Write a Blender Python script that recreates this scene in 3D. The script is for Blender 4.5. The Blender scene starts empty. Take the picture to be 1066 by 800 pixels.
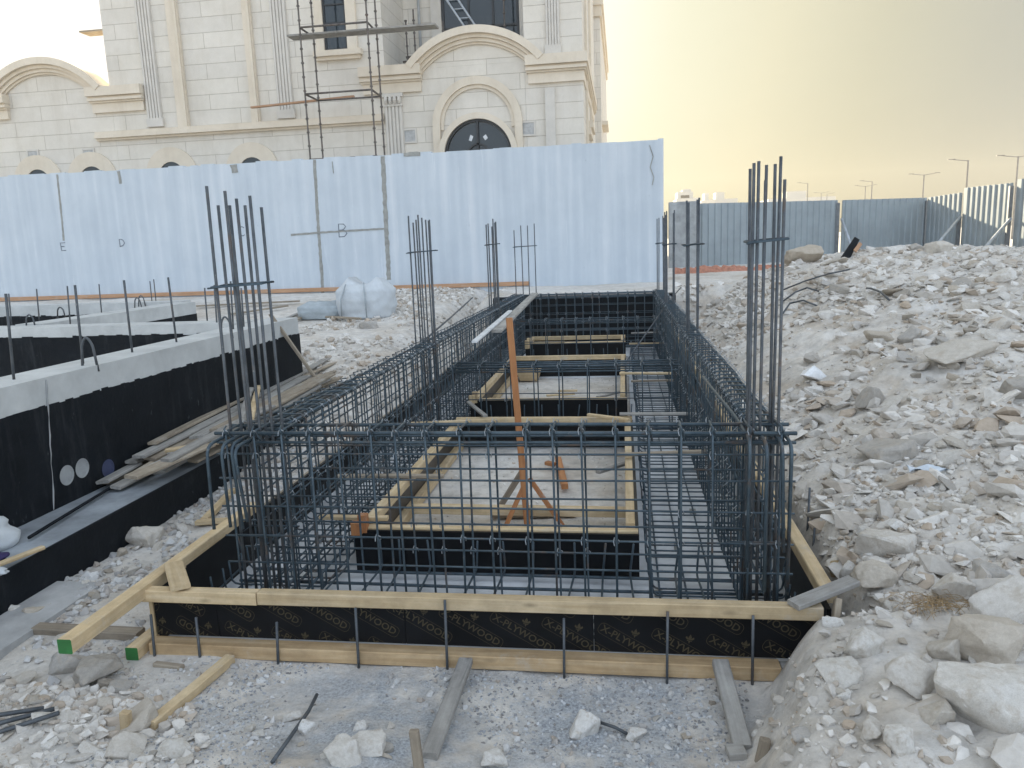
import bpy, bmesh, math, random
import numpy as np
from mathutils import Vector, Matrix, noise as mnoise
random.seed(7); rng = np.random.default_rng(11)
scene = bpy.context.scene
COL = scene.collection
R = math.radians

# ------------------------------------------------------------------ camera frame
F, CX, CY, HC = 800.0, 533.0, 400.0, 1.8          # photograph is 1066 x 800
CAM = Vector((0, 0, HC))
yv = np.array([(648-CX)/F, (CY-250)/F, 1.0]); yv /= np.linalg.norm(yv)
dn = np.array([167/F, -4450/F, 1.0]); dn /= np.linalg.norm(dn)
dn -= yv*dn.dot(yv); dn /= np.linalg.norm(dn)
up = -dn
xv = np.cross(up, yv)
if xv[0] < 0: xv = -xv
MW = np.stack([xv, yv, up])

def ray(px, py):
    return MW @ np.array([(px-CX)/F, (CY-py)/F, 1.0])
def atz(px, py, z):
    d = ray(px, py); t = (z-HC)/d[2]; return Vector(d*t) + CAM
def aty(px, py, y):
    d = ray(px, py); t = y/d[1]; return Vector(d*t) + CAM
def atx(px, py, x):
    d = ray(px, py); t = x/d[0]; return Vector(d*t) + CAM
def depth(p):
    return float(MW[:, 2] @ np.array(Vector(p)-CAM))

# ------------------------------------------------------------------ terrain
_tab = rng.random((256, 256))
def vnoise(x, y):
    xi = np.floor(x).astype(int); yi = np.floor(y).astype(int)
    fx = x-xi; fy = y-yi
    fx = fx*fx*(3-2*fx); fy = fy*fy*(3-2*fy)
    a = _tab[xi & 255, yi & 255]; b = _tab[(xi+1) & 255, yi & 255]
    c = _tab[xi & 255, (yi+1) & 255]; d = _tab[(xi+1) & 255, (yi+1) & 255]
    return (a*(1-fx)+b*fx)*(1-fy)+(c*(1-fx)+d*fx)*fy - .5
def fbm(x, y, s, octv=4, g=.5):
    r = 0; a = 1
    for k in range(octv):
        r = r + a*vnoise(x/s+17.3*k, y/s+9.1*k); s = s*.5; a *= g
    return r
def ss(v, a, b):
    t = np.clip((v-a)/(b-a), 0, 1); return t*t*(3-2*t)
def height(x, y):
    x = np.asarray(x, float); y = np.asarray(y, float)
    wob = .13*fbm(x*0+3.3, y, .5, 3) + .05*fbm(x, y, .35, 3)
    # left side and back
    lm = ss(-x, 2.32, 3.15)
    back = ss(y, 13.0, 13.5)
    left = lm*(.66*ss(y, 5.0, 11.5)) + (lm*.26*ss(y, 11.0, 15.5))
    mid = back*(1-lm)*.92
    bk = ss(y, 15.9, 18)
    # right bank
    xe = np.where(y < 2.95, .35+(y-2.0)*.24, .90) + wob*np.where(y < 2.95, 1.0, .35)
    d = x-xe
    A = np.interp(y, [1, 3.0, 5.0, 11.0, 13], [.16, .26, .72, 1.46, 1.5])
    bank = .27*ss(d, -.07, .17) + A*(1-np.exp(-.6*np.maximum(d-.06, 0)))
    bank = 1.5-np.logaddexp(0, (1.5-bank)*6)/6+0.0 if False else np.minimum(bank, 1.46-.25*np.exp(-np.maximum(bank-1.0, 0)*3)+.0) if False else bank
    over = np.maximum(bank-1.25, 0); bank = bank-over+.2*np.tanh(over/.2*.9)
    bf = ss(y, 13.2, 17.5)
    bank = bank*(1-bf)+.58*bf*ss(d, -.6, .4)
    rm = ss(d, -.09, .1)
    z = np.maximum(np.maximum(left, mid), bank*(d > -.09))
    z = np.where((y > 16) & (x < 1.2), np.maximum(z, .92*(1-bk)+.7*bk), z)
    # noise
    trench = (x > -2.19) & (x < .84) & (y > 3.03) & (y < 12.95)
    pile = rm*(1-bf)
    amp = np.where(trench, .012, .035+.085*pile*ss(d, .1, .9))
    n = fbm(x, y, .9, 5, .55)
    n2 = np.abs(fbm(x+50, y, .28, 4, .6))
    z = z+amp*n+np.where(trench, .004, .018+.06*pile)*n2
    # rougher heap of spoil at lower left foreground
    heap = ss(-y, -2.75, -2.25)*ss(-x, .1, 1.2)*ss(y, .5, 1.5)
    z = z+heap*(.05+.05*fbm(x, y, .3, 3))
    strips = trench & ~((x > -1.5) & (x < .06) & (y > 3.9))
    z = np.where(strips, np.minimum(z, -.01), z)
    far = ss(np.hypot(x, y), 40, 120)
    z = z*(1-far)+far*.45
    return z
def hz(x, y):
    return float(height(np.array([x]), np.array([y]))[0])
def G(px, py, tmax=60):
    d = ray(px, py); t = np.arange(1.5, tmax, .01)
    X = d[0]*t; Y = d[1]*t; Z = HC+d[2]*t
    k = np.argmax(Z < height(X, Y))
    return Vector((X[k], Y[k], float(height(X[k:k+1], Y[k:k+1])[0])))

# ------------------------------------------------------------------ materials
def mat(name):
    m = bpy.data.materials.new(name); m.use_nodes = True
    nt = m.node_tree; b = nt.nodes['Principled BSDF']
    return m, nt, b
def N(nt, t, **kw):
    n = nt.nodes.new(t)
    for k, v in kw.items():
        if k in n.inputs: n.inputs[k].default_value = v
        else: setattr(n, k, v)
    return n
def ramp(nt, src, stops):
    r = nt.nodes.new('ShaderNodeValToRGB')
    while len(r.color_ramp.elements) < len(stops): r.color_ramp.elements.new(.5)
    for e, (p, c) in zip(r.color_ramp.elements, stops):
        e.position = p; e.color = (*c, 1) if len(c) == 3 else c
    nt.links.new(src, r.inputs[0]); return r.outputs[0]
def mixc(nt, fac, a, b, mode='MIX'):
    m = nt.nodes.new('ShaderNodeMix'); m.data_type = 'RGBA'; m.blend_type = mode
    if isinstance(fac, (int, float)): m.inputs[0].default_value = fac
    else: nt.links.new(fac, m.inputs[0])
    for k, v in ((6, a), (7, b)):
        if isinstance(v, tuple): m.inputs[k].default_value = (*v, 1)
        else: nt.links.new(v, m.inputs[k])
    return m.outputs[2]
def coords(nt, kind='Object', scale=(1, 1, 1), rnd=False):
    if kind == 'World':
        src = nt.nodes.new('ShaderNodeNewGeometry').outputs['Position']
    else:
        src = nt.nodes.new('ShaderNodeTexCoord').outputs[kind]
    mp = nt.nodes.new('ShaderNodeMapping'); mp.inputs['Scale'].default_value = scale
    nt.links.new(src, mp.inputs[0])
    if rnd:
        oi = nt.nodes.new('ShaderNodeObjectInfo')
        ml = nt.nodes.new('ShaderNodeVectorMath'); ml.operation = 'SCALE'
        cb = nt.nodes.new('ShaderNodeCombineXYZ')
        for i in range(3): nt.links.new(oi.outputs['Random'], cb.inputs[i])
        nt.links.new(cb.outputs[0], ml.inputs[0]); ml.inputs['Scale'].default_value = 37.0
        nt.links.new(ml.outputs[0], mp.inputs['Location'])
    return mp.outputs[0]
def noise(nt, co, scale, detail=4, rough=.55, dist=0):
    n = N(nt, 'ShaderNodeTexNoise', Scale=scale, Detail=detail, Roughness=rough, Distortion=dist)
    nt.links.new(co, n.inputs['Vector']); return n.outputs['Fac']
def bump(nt, b, h, strength=.3, dist=.01):
    n = N(nt, 'ShaderNodeBump', Strength=strength, Distance=dist)
    nt.links.new(h, n.inputs['Height']); nt.links.new(n.outputs[0], b.inputs['Normal']); return n

def m_ground():
    m, nt, b = mat('dusty_limestone_ground')
    co = coords(nt, 'World')
    n1 = noise(nt, co, .9, 6, .6); n2 = noise(nt, co, 9, 6, .65); n3 = noise(nt, co, 60, 3, .6)
    base = ramp(nt, n1, [(.3, (.53, .49, .435)), (.5, (.64, .60, .545)), (.7, (.73, .69, .635))])
    fine = ramp(nt, n2, [(.3, (.66, .66, .66)), (.55, (1, 1, 1)), (.75, (1.12, 1.1, 1.06))])
    c = mixc(nt, .8, base, fine, 'MULTIPLY')
    speck = ramp(nt, n3, [(.3, (.7, .7, .7)), (.5, (1, 1, 1))])
    c = mixc(nt, .5, c, speck, 'MULTIPLY')
    wm = ramp(nt, noise(nt, co, 1.6, 5, .65), [(.46, (0, 0, 0)), (.64, (.5, .5, .5))])
    c = mixc(nt, wm, c, mixc(nt, .7, (.72, .70, .67), fine, 'MULTIPLY'))
    soil = ramp(nt, noise(nt, coords(nt, 'World', (1, 1, 2.5)), 1.15, 7, .68), [(.49, (0, 0, 0)), (.64, (.65, .65, .65))])
    c = mixc(nt, soil, c, mixc(nt, .8, (.50, .425, .34), fine, 'MULTIPLY'))
    # grey crushed gravel spilt in front of the formwork
    sx = nt.nodes.new('ShaderNodeSeparateXYZ'); nt.links.new(co, sx.inputs[0])
    def band(out, a, bb, cc, dd):
        mr1 = N(nt, 'ShaderNodeMapRange'); mr1.inputs[1].default_value = a; mr1.inputs[2].default_value = bb
        mr2 = N(nt, 'ShaderNodeMapRange'); mr2.inputs[1].default_value = cc; mr2.inputs[2].default_value = dd
        mr2.inputs[3].default_value = 1; mr2.inputs[4].default_value = 0
        nt.links.new(out, mr1.inputs[0]); nt.links.new(out, mr2.inputs[0])
        mm = N(nt, 'ShaderNodeMath', operation='MULTIPLY'); nt.links.new(mr1.outputs[0], mm.inputs[0]); nt.links.new(mr2.outputs[0], mm.inputs[1])
        return mm.outputs[0]
    bx = band(sx.outputs[0], -2.1, -1.0, .2, .75); by = band(sx.outputs[1], 2.0, 2.3, 2.9, 3.1)
    mm = N(nt, 'ShaderNodeMath', operation='MULTIPLY'); nt.links.new(bx, mm.inputs[0]); nt.links.new(by, mm.inputs[1])
    pn = ramp(nt, noise(nt, co, 2.6, 5, .7), [(.42, (0, 0, 0)), (.58, (1, 1, 1))])
    mk = N(nt, 'ShaderNodeMath', operation='MULTIPLY'); nt.links.new(mm.outputs[0], mk.inputs[0]); nt.links.new(pn, mk.inputs[1])
    vor = N(nt, 'ShaderNodeTexVoronoi', Scale=75.0); nt.links.new(co, vor.inputs['Vector'])
    gcol = mixc(nt, .7, (.37, .385, .40), ramp(nt, noise(nt, co, 95, 3, .7), [(.32, (.45, .45, .45)), (.68, (1.55, 1.55, 1.55))]), 'MULTIPLY')
    c = mixc(nt, mk.outputs[0], c, gcol)
    nt.links.new(c, b.inputs['Base Color']); b.inputs['Roughness'].default_value = .95
    vd = N(nt, 'ShaderNodeTexVoronoi', Scale=28.0); nt.links.new(co, vd.inputs['Vector'])
    h = mixc(nt, .22, noise(nt, co, 22, 8, .72), vd.outputs['Distance'])
    bump(nt, b, h, .75, .025)
    return m
def m_rock(name, c0, c1):
    m, nt, b = mat(name)
    co = coords(nt, 'Object', rnd=True)
    n1 = noise(nt, co, 5, 6, .65); n2 = noise(nt, co, 38, 4, .6)
    c = ramp(nt, n1, [(.3, c0), (.7, c1)])
    oi = nt.nodes.new('ShaderNodeObjectInfo')
    tint = ramp(nt, oi.outputs['Random'], [(0, (.76, .69, .60)), (.25, (.88, .85, .80)), (.6, (.98, .96, .93)), (1, (1.08, 1.08, 1.08))])
    c = mixc(nt, 1, c, tint, 'MULTIPLY')
    c = mixc(nt, .5, c, ramp(nt, n2, [(.35, (.75, .73, .7)), (.55, (1, 1, 1))]), 'MULTIPLY')
    c = mixc(nt, ramp(nt, noise(nt, co, 2.6, 5, .7), [(.52, (0, 0, 0)), (.66, (.65, .65, .65))]), c, (.47, .405, .325))
    nt.links.new(c, b.inputs['Base Color']); b.inputs['Roughness'].default_value = .9
    h = mixc(nt, .35, noise(nt, co, 11, 8, .7), noise(nt, co, 60, 4, .7))
    bump(nt, b, h, .55, .02)
    return m
def m_stuffrock(name, c0, c1):
    m, nt, b = mat(name)
    co = coords(nt, 'World')
    g = nt.nodes.new('ShaderNodeNewGeometry')
    c = ramp(nt, g.outputs['Random Per Island'], [(0, c0), (.18, tuple(v*k for v, k in zip(c0, (1.02, .90, .78)))), (.30, c0), (1, c1)])
    c = mixc(nt, .6, c, ramp(nt, noise(nt, co, 30, 4, .6), [(.3, (.72, .71, .69)), (.6, (1, 1, 1))]), 'MULTIPLY')
    nt.links.new(c, b.inputs['Base Color']); b.inputs['Roughness'].default_value = .92
    bump(nt, b, noise(nt, co, 45, 5, .7), .4, .01)
    return m
def m_timber(name, c0, c1, c2, rough=.75, dirt=.35):
    m, nt, b = mat(name)
    co = coords(nt, 'Object', (1.2, 22, 22), True)
    n = noise(nt, co, 1.4, 6, .6, .6)
    c = ramp(nt, n, [(.3, c0), (.5, c1), (.72, c2)])
    co2 = coords(nt, 'Object', (1, 1, 1), True)
    c = mixc(nt, dirt, c, ramp(nt, noise(nt, co2, 6, 6, .7), [(.35, (.45, .43, .42)), (.62, (1, 1, 1))]), 'MULTIPLY')
    kn = N(nt, 'ShaderNodeTexVoronoi', Scale=1.0); nt.links.new(coords(nt, 'Object', (3.2, 9, 9), True), kn.inputs['Vector'])
    c = mixc(nt, ramp(nt, kn.outputs['Distance'], [(.0, (.75, .75, .75)), (.13, (0, 0, 0))]), c, tuple(v*.42 for v in c0))
    sm = ramp(nt, noise(nt, co2, 3.1, 6, .72), [(.57, (0, 0, 0)), (.70, (.55, .55, .55))])
    c = mixc(nt, sm, c, (.46, .45, .42))
    oi = nt.nodes.new('ShaderNodeObjectInfo')
    c = mixc(nt, .8, c, ramp(nt, oi.outputs['Random'], [(0, (.78, .76, .74)), (1, (1.1, 1.08, 1.05))]), 'MULTIPLY')
    nt.links.new(c, b.inputs['Base Color']); b.inputs['Roughness'].default_value = rough
    bump(nt, b, n, .25, .004)
    return m
def m_steel(name, c0, c1, rough=.5, metal=.3, rust=None):
    m, nt, b = mat(name)
    co = coords(nt, 'World')
    n = noise(nt, co, 14, 5, .65)
    c = ramp(nt, n, [(.35, c0), (.65, c1)])
    if rust:
        c = mixc(nt, ramp(nt, noise(nt, co, 5, 6, .7), [(.55, (0, 0, 0)), (.68, (.7, .7, .7))]), c, rust)
    c = mixc(nt, ramp(nt, noise(nt, co, 31, 4, .7), [(.64, (0, 0, 0)), (.72, (.55, .55, .55))]), c, (.30, .29, .27))
    nt.links.new(c, b.inputs['Base Color']); b.inputs['Roughness'].default_value = rough; b.inputs['Metallic'].default_value = metal
    w = N(nt, 'ShaderNodeTexNoise', Scale=160.0); nt.links.new(co, w.inputs['Vector'])
    bump(nt, b, w.outputs['Fac'], .5, .003)
    return m
def m_plain(name, c, rough=.6, metal=0, var=.25, scale=8, bstr=.15):
    m, nt, b = mat(name)
    co = coords(nt, 'World')
    n = noise(nt, co, scale, 6, .65)
    lo = tuple(v*(1-var) for v in c); hi = tuple(min(1, v*(1+var)) for v in c)
    nt.links.new(ramp(nt, n, [(.3, lo), (.7, hi)]), b.inputs['Base Color'])
    b.inputs['Roughness'].default_value = rough; b.inputs['Metallic'].default_value = metal
    bump(nt, b, noise(nt, co, scale*6, 4, .6), bstr, .01)
    return m
def m_bitumen():
    m, nt, b = mat('black_bitumen_coating')
    co = coords(nt, 'World')
    c = ramp(nt, noise(nt, co, 4, 7, .7), [(.3, (.004, .006, .009)), (.62, (.009, .012, .016)), (.8, (.025, .03, .034))])
    c = mixc(nt, ramp(nt, noise(nt, coords(nt, 'World', (1, 1, .15)), 6, 6, .75), [(.55, (0, 0, 0)), (.72, (.5, .5, .5))]), c, (.045, .050, .055))
    sp = ramp(nt, noise(nt, coords(nt, 'World', (1, 1, .45)), 13, 6, .75), [(.645, (0, 0, 0)), (.73, (.45, .45, .45))])
    c = mixc(nt, sp, c, (.22, .24, .25))
    nt.links.new(c, b.inputs['Base Color']); b.inputs['Roughness'].default_value = .62
    b.inputs['Specular IOR Level'].default_value = .12
    bump(nt, b, noise(nt, co, 30, 5, .7), .4, .01)
    return m
def m_foamwall():
    m, nt, b = mat('white_rendered_panel')
    co = coords(nt, 'World', (1.6, 1.6, .10))
    streak = ramp(nt, noise(nt, co, 2.2, 6, .65), [(.3, (.50, .555, .61)), (.52, (.55, .605, .655)), (.75, (.63, .67, .71))])
    co2 = coords(nt, 'World')
    drip = ramp(nt, noise(nt, coords(nt, 'World', (6, 1, .22)), 1.5, 5, .8), [(.60, (0, 0, 0)), (.68, (.75, .75, .75))])
    c = mixc(nt, drip, streak, (.72, .755, .79))
    c = mixc(nt, .45, c, ramp(nt, noise(nt, co2, 1.1, 6, .7), [(.3, (.80, .82, .84)), (.6, (1, 1, 1))]), 'MULTIPLY')
    wv = N(nt, 'ShaderNodeTexWave', Scale=1.35, Distortion=3.0, Detail=3.0); wv.bands_direction = 'X'; wv.inputs['Detail Scale'].default_value = .6
    nt.links.new(coords(nt, 'World', (1, 1, .04)), wv.inputs['Vector'])
    c = mixc(nt, .28, c, ramp(nt, wv.outputs['Fac'], [(.0, (.93, .94, .95)), (.6, (.98, .98, .985)), (.95, (1.12, 1.10, 1.08))]), 'MULTIPLY')
    sp = ramp(nt, noise(nt, co2, 16, 2, .5), [(.235, (.35, .37, .40)), (.25, (1, 1, 1))])
    c = mixc(nt, .6, c, sp, 'MULTIPLY')
    nt.links.new(c, b.inputs['Base Color']); b.inputs['Roughness'].default_value = .8
    w = N(nt, 'ShaderNodeTexWave', Scale=1.1, Distortion=1.5); nt.links.new(co2, w.inputs['Vector'])
    bump(nt, b, noise(nt, coords(nt, 'World', (5, 1, .6)), 3, 5, .6), .25, .02)
    return m
def m_stone(name, side=False, plain=False):
    m, nt, b = mat(name)
    co = coords(nt, 'World')
    sx = nt.nodes.new('ShaderNodeSeparateXYZ'); nt.links.new(co, sx.inputs[0])
    cb = nt.nodes.new('ShaderNodeCombineXYZ')
    nt.links.new(sx.outputs[1 if side else 0], cb.inputs[0]); nt.links.new(sx.outputs[2], cb.inputs[1])
    n1 = noise(nt, co, 1.2, 6, .6)
    c = ramp(nt, n1, [(.3, (.66, .58, .465)), (.7, (.74, .66, .545))]) if plain else ramp(nt, n1, [(.3, (.65, .61, .54)), (.7, (.73, .69, .625))])
    if not plain:
        br = N(nt, 'ShaderNodeTexBrick', Scale=1.0)
        for k, v in (('Mortar Size', .009), ('Mortar Smooth', .2), ('Brick Width', 1.9), ('Row Height', .44), ('Bias', 0.0)): br.inputs[k].default_value = v
        br.inputs['Color1'].default_value = (.95, .945, .94, 1); br.inputs['Color2'].default_value = (1.02, 1.01, .99, 1); br.inputs['Mortar'].default_value = (.66, .63, .59, 1)
        nt.links.new(cb.outputs[0], br.inputs['Vector'])
        c = mixc(nt, .95, c, br.outputs['Color'], 'MULTIPLY')
        bm = N(nt, 'ShaderNodeBump', Strength=.5, Distance=.02); bm.invert = True
        nt.links.new(br.outputs['Fac'], bm.inputs['Height']); nt.links.new(bm.outputs[0], b.inputs['Normal'])
    c = mixc(nt, .5, c, ramp(nt, noise(nt, coords(nt, 'World', (1, 1, .12)), 1.7, 6, .7), [(.33, (.84, .82, .79)), (.5, (1, 1, 1))]), 'MULTIPLY')
    c = mixc(nt, .22, c, ramp(nt, noise(nt, co, 5, 7, .75), [(.35, (.78, .765, .74)), (.6, (1, 1, 1))]), 'MULTIPLY')
    nt.links.new(c, b.inputs['Base Color']); b.inputs['Roughness'].default_value = .8
    return m
def m_glass():
    m, nt, b = mat('dark_window_glass')
    b.inputs['Base Color'].default_value = (.012, .022, .030, 1); b.inputs['Roughness'].default_value = .06
    b.inputs['Specular IOR Level'].default_value = .6
    bump(nt, b, noise(nt, coords(nt, 'World'), 1.5, 2), .05, .02)
    return m
GROUND = m_ground()
ROCK = m_rock('pale_limestone', (.54, .505, .455), (.68, .65, .605))
ROCKW = m_rock('white_limestone', (.62, .60, .565), (.79, .775, .75))
ROCKG = m_rock('grey_limestone', (.37, .35, .325), (.50, .475, .44))
RUBBLE = m_stuffrock('limestone_rubble', (.47, .435, .39), (.77, .735, .685))
GRAVEL = m_stuffrock('grey_gravel', (.26, .27, .285), (.58, .59, .60))
PATHG = m_stuffrock('pale_gravel', (.42, .41, .40), (.64, .63, .61))
PINE = m_timber('fresh_pine', (.52, .385, .215), (.63, .49, .30), (.72, .59, .40), dirt=.5)
PINEB = m_timber('dusty_brown_pine', (.40, .27, .14), (.50, .355, .20), (.60, .46, .29), dirt=.5)
OLDW = m_timber('weathered_timber', (.24, .20, .155), (.34, .29, .225), (.42, .365, .29), .85, .5)
GREYW = m_timber('grey_weathered_board', (.26, .255, .24), (.36, .35, .33), (.46, .45, .42), .88, .5)
ORANGEW = m_timber('orange_brown_timber', (.34, .135, .05), (.43, .185, .07), (.50, .24, .10), .7, .3)
STRIPW = m_timber('tan_batten', (.42, .24, .13), (.50, .29, .17), (.56, .35, .21), .7, .15)
GREEN = m_plain('green_end_paint', (.03, .16, .04), .6)
FILM = m_plain('black_film_plywood', (.007, .008, .010), .42, 0, .35, 5, .05)
FILM.node_tree.nodes['Principled BSDF'].inputs['Specular IOR Level'].default_value = .15
PLYIN = m_plain('brown_plywood', (.055, .045, .035), .5, 0, .4, 7, .1)
PLYEDGE = m_plain('plywood_edge', (.45, .34, .2), .8)
PRINT = m_plain('gold_print', (.050, .038, .017), .6, 0, .25)
BIT = m_bitumen()
CONC = m_plain('pale_concrete', (.50, .51, .50), .85, 0, .16, 3, .25)
BLIND = m_plain('blinding_concrete', (.56, .575, .59), .88, 0, .28, 2.2, .35)
CONCG = m_plain('grey_concrete', (.36, .37, .37), .88, 0, .3, 3, .4)
STEEL = m_steel('rebar_steel', (.034, .056, .074), (.068, .098, .120), .48, .3, (.14, .085, .05))
STEELL = m_steel('rebar_steel_weathered', (.06, .07, .08), (.115, .125, .135), .55, .3, (.13, .09, .065))
WIRE = m_plain('tie_wire', (.34, .37, .40), .4, .5, .2)
WALLP = m_foamwall()
MORT = m_plain('grey_mortar', (.30, .30, .28), .9, 0, .25, 9, .3)
INK = m_plain('dark_marker', (.15, .175, .21), .8)
STONEF = m_stone('house_stone_courses')
STONES = m_stone('house_stone_side_courses', side=True)
STONEP = m_stone('house_stone_moulding', plain=True)
GLASS = m_glass()
DFRAME = m_plain('dark_window_frame', (.015, .017, .02), .4)
WHITEP = m_plain('white_plastic', (.62, .63, .64), .5)
SCAF = m_steel('scaffold_tube', (.085, .075, .07), (.17, .15, .135), .55, .4, (.14, .07, .04))
FENCE = m_plain('painted_steel_sheet', (.30, .34, .36), .55, .1, .12, 1.5, .1)
FPOST = m_plain('fence_post_steel', (.16, .17, .18), .55, .3)
GALV = m_plain('galvanised_tube', (.42, .45, .48), .5, .3)
SACK = m_plain('white_woven_sack', (.54, .57, .59), .75, 0, .12, 5, .5)
SACKG = m_plain('grey_woven_sack', (.36, .40, .42), .8, 0, .2, 5, .5)
REDNET = m_plain('orange_red_netting', (.42, .19, .125), .8, 0, .35, 12, .6)
BLUESC = m_plain('blue_white_plastic', (.62, .68, .74), .4)
FOAM = m_plain('white_foam', (.82, .83, .83), .7)
GRASS = m_plain('dry_straw', (.34, .24, .13), .9)
PURPLE = m_plain('dark_purple_cloth', (.03, .02, .09), .8)
LAMPM = m_plain('lamp_post_paint', (.22, .21, .20), .6)
FARB = m_plain('far_building_render', (.58, .55, .50), .85)

# ------------------------------------------------------------------ mesh builder
class MB:
    def __init__(s): s.v = []; s.f = []; s.m = []
    def add(s, vs, fs, mi=0):
        o = len(s.v); s.v += [tuple(v) for v in vs]; s.f += [[i+o for i in f] for f in fs]; s.m += [mi]*len(fs)
    def box(s, x0, x1, y0, y1, z0, z1, mi=0):
        s.add([(x0,y0,z0),(x1,y0,z0),(x1,y1,z0),(x0,y1,z0),(x0,y0,z1),(x1,y0,z1),(x1,y1,z1),(x0,y1,z1)],
              [[0,3,2,1],[4,5,6,7],[0,1,5,4],[1,2,6,5],[2,3,7,6],[3,0,4,7]], mi)
    def tube(s, pts, r, n=6, mi=0, closed=False, caps=True):
        pts = [Vector(p) for p in pts]; k = len(pts); o = len(s.v)
        t0 = (pts[1]-pts[0]).normalized()
        a = Vector((0,0,1)) if abs(t0.z) < .9 else Vector((1,0,0))
        nrm = t0.cross(a).normalized(); rr = r if hasattr(r, '__len__') else [r]*k
        for i in range(k):
            if closed: t = (pts[(i+1) % k]-pts[i-1]).normalized()
            elif i == 0: t = t0
            elif i == k-1: t = (pts[-1]-pts[-2]).normalized()
            else: t = (pts[i+1]-pts[i-1]).normalized()
            nrm = (nrm-t*nrm.dot(t)).normalized(); bn = t.cross(nrm)
            for j in range(n):
                an = 2*math.pi*j/n
                s.v.append(tuple(pts[i]+(nrm*math.cos(an)+bn*math.sin(an))*rr[i]))
        m = k if closed else k-1
        for i in range(m):
            i2 = (i+1) % k
            for j in range(n):
                j2 = (j+1) % n
                s.f.append([o+i*n+j, o+i*n+j2, o+i2*n+j2, o+i2*n+j]); s.m.append(mi)
        if caps and not closed:
            s.f.append([o+j for j in range(n)][::-1]); s.m.append(mi)
            s.f.append([o+(k-1)*n+j for j in range(n)]); s.m.append(mi)
    def prism(s, poly, y0, y1, mi=0):
        """polygon in (x,z) extruded from y0 to y1"""
        n = len(poly)
        vs = [(x, y0, z) for x, z in poly]+[(x, y1, z) for x, z in poly]
        s.add(vs, [list(range(n)), list(range(n, 2*n))[::-1]]+[[i, i+n, (i+1) % n+n, (i+1) % n] for i in range(n)], mi)
    def ring(s, cx, cz, ro, ri, a0, a1, y0, y1, n=28, mi=0):
        """arched moulding in the (x,z) plane"""
        vs = []; fs = []
        for i in range(n+1):
            a = a0+(a1-a0)*i/n; c, d = math.cos(a), math.sin(a)
            for rr in (ro, ri):
                for y in (y0, y1): vs.append((cx+rr*c, y, cz+rr*d))
        for i in range(n):
            b = 4*i; e = b+4
            fs += [[b, b+2, e+2, e], [b+1, e+1, e+3, b+3], [b, e, e+1, b+1], [b+2, b+3, e+3, e+2]]
        fs += [[0, 1, 3, 2], [4*n, 4*n+2, 4*n+3, 4*n+1]]
        s.add(vs, fs, mi)
    def mesh(s, name, mats, smooth=False, off=None):
        me = bpy.data.meshes.new(name)
        vs = s.v if off is None else [(a-off[0], b-off[1], c-off[2]) for a, b, c in s.v]
        me.from_pydata(vs, [], s.f)
        for m in (mats if isinstance(mats, (list, tuple)) else [mats]): me.materials.append(m)
        me.polygons.foreach_set('material_index', s.m)
        bm = bmesh.new(); bm.from_mesh(me); bmesh.ops.recalc_face_normals(bm, faces=bm.faces); bm.to_mesh(me); bm.free()
        if smooth: me.shade_smooth()
        me.update(); return me
    def build(s, name, mats, parent=None, smooth=False, **tags):
        off = parent['_o'] if parent is not None and '_o' in parent else ((0, 0, 0) if parent is None else None)
        if parent is None:
            a = np.array(s.v); off = (float(a[:,0].mean()), float(a[:,1].mean()), float(a[:,2].min()))
            o = link(name, s.mesh(name, mats, smooth, off)); o.location = off
        else:
            o = link(name, s.mesh(name, mats, smooth, off), parent)
        tag(o, **tags); return o
def link(name, data, parent=None):
    o = bpy.data.objects.new(name, data); COL.objects.link(o)
    if parent is not None: o.parent = parent
    return o
def tag(o, label=None, cat=None, group=None, kind=None):
    if label: o['label'] = label
    if cat: o['category'] = cat
    if group: o['group'] = group
    if kind: o['kind'] = kind
    return o
EMPTIES = []
def thing(name, label, cat, loc=(0, 0, 0), group=None):
    o = link(name, None); o.location = loc; o.empty_display_size = .2
    o['_o'] = tuple(float(v) for v in loc); EMPTIES.append(o)
    return tag(o, label, cat, group)
def sub(name, mb, mats, parent, root, smooth=False):
    """a sub-part: mesh made in world coordinates, parent is a part whose own frame is the root's"""
    return link(name, mb.mesh(name, mats, smooth, root['_o']), parent)

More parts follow.
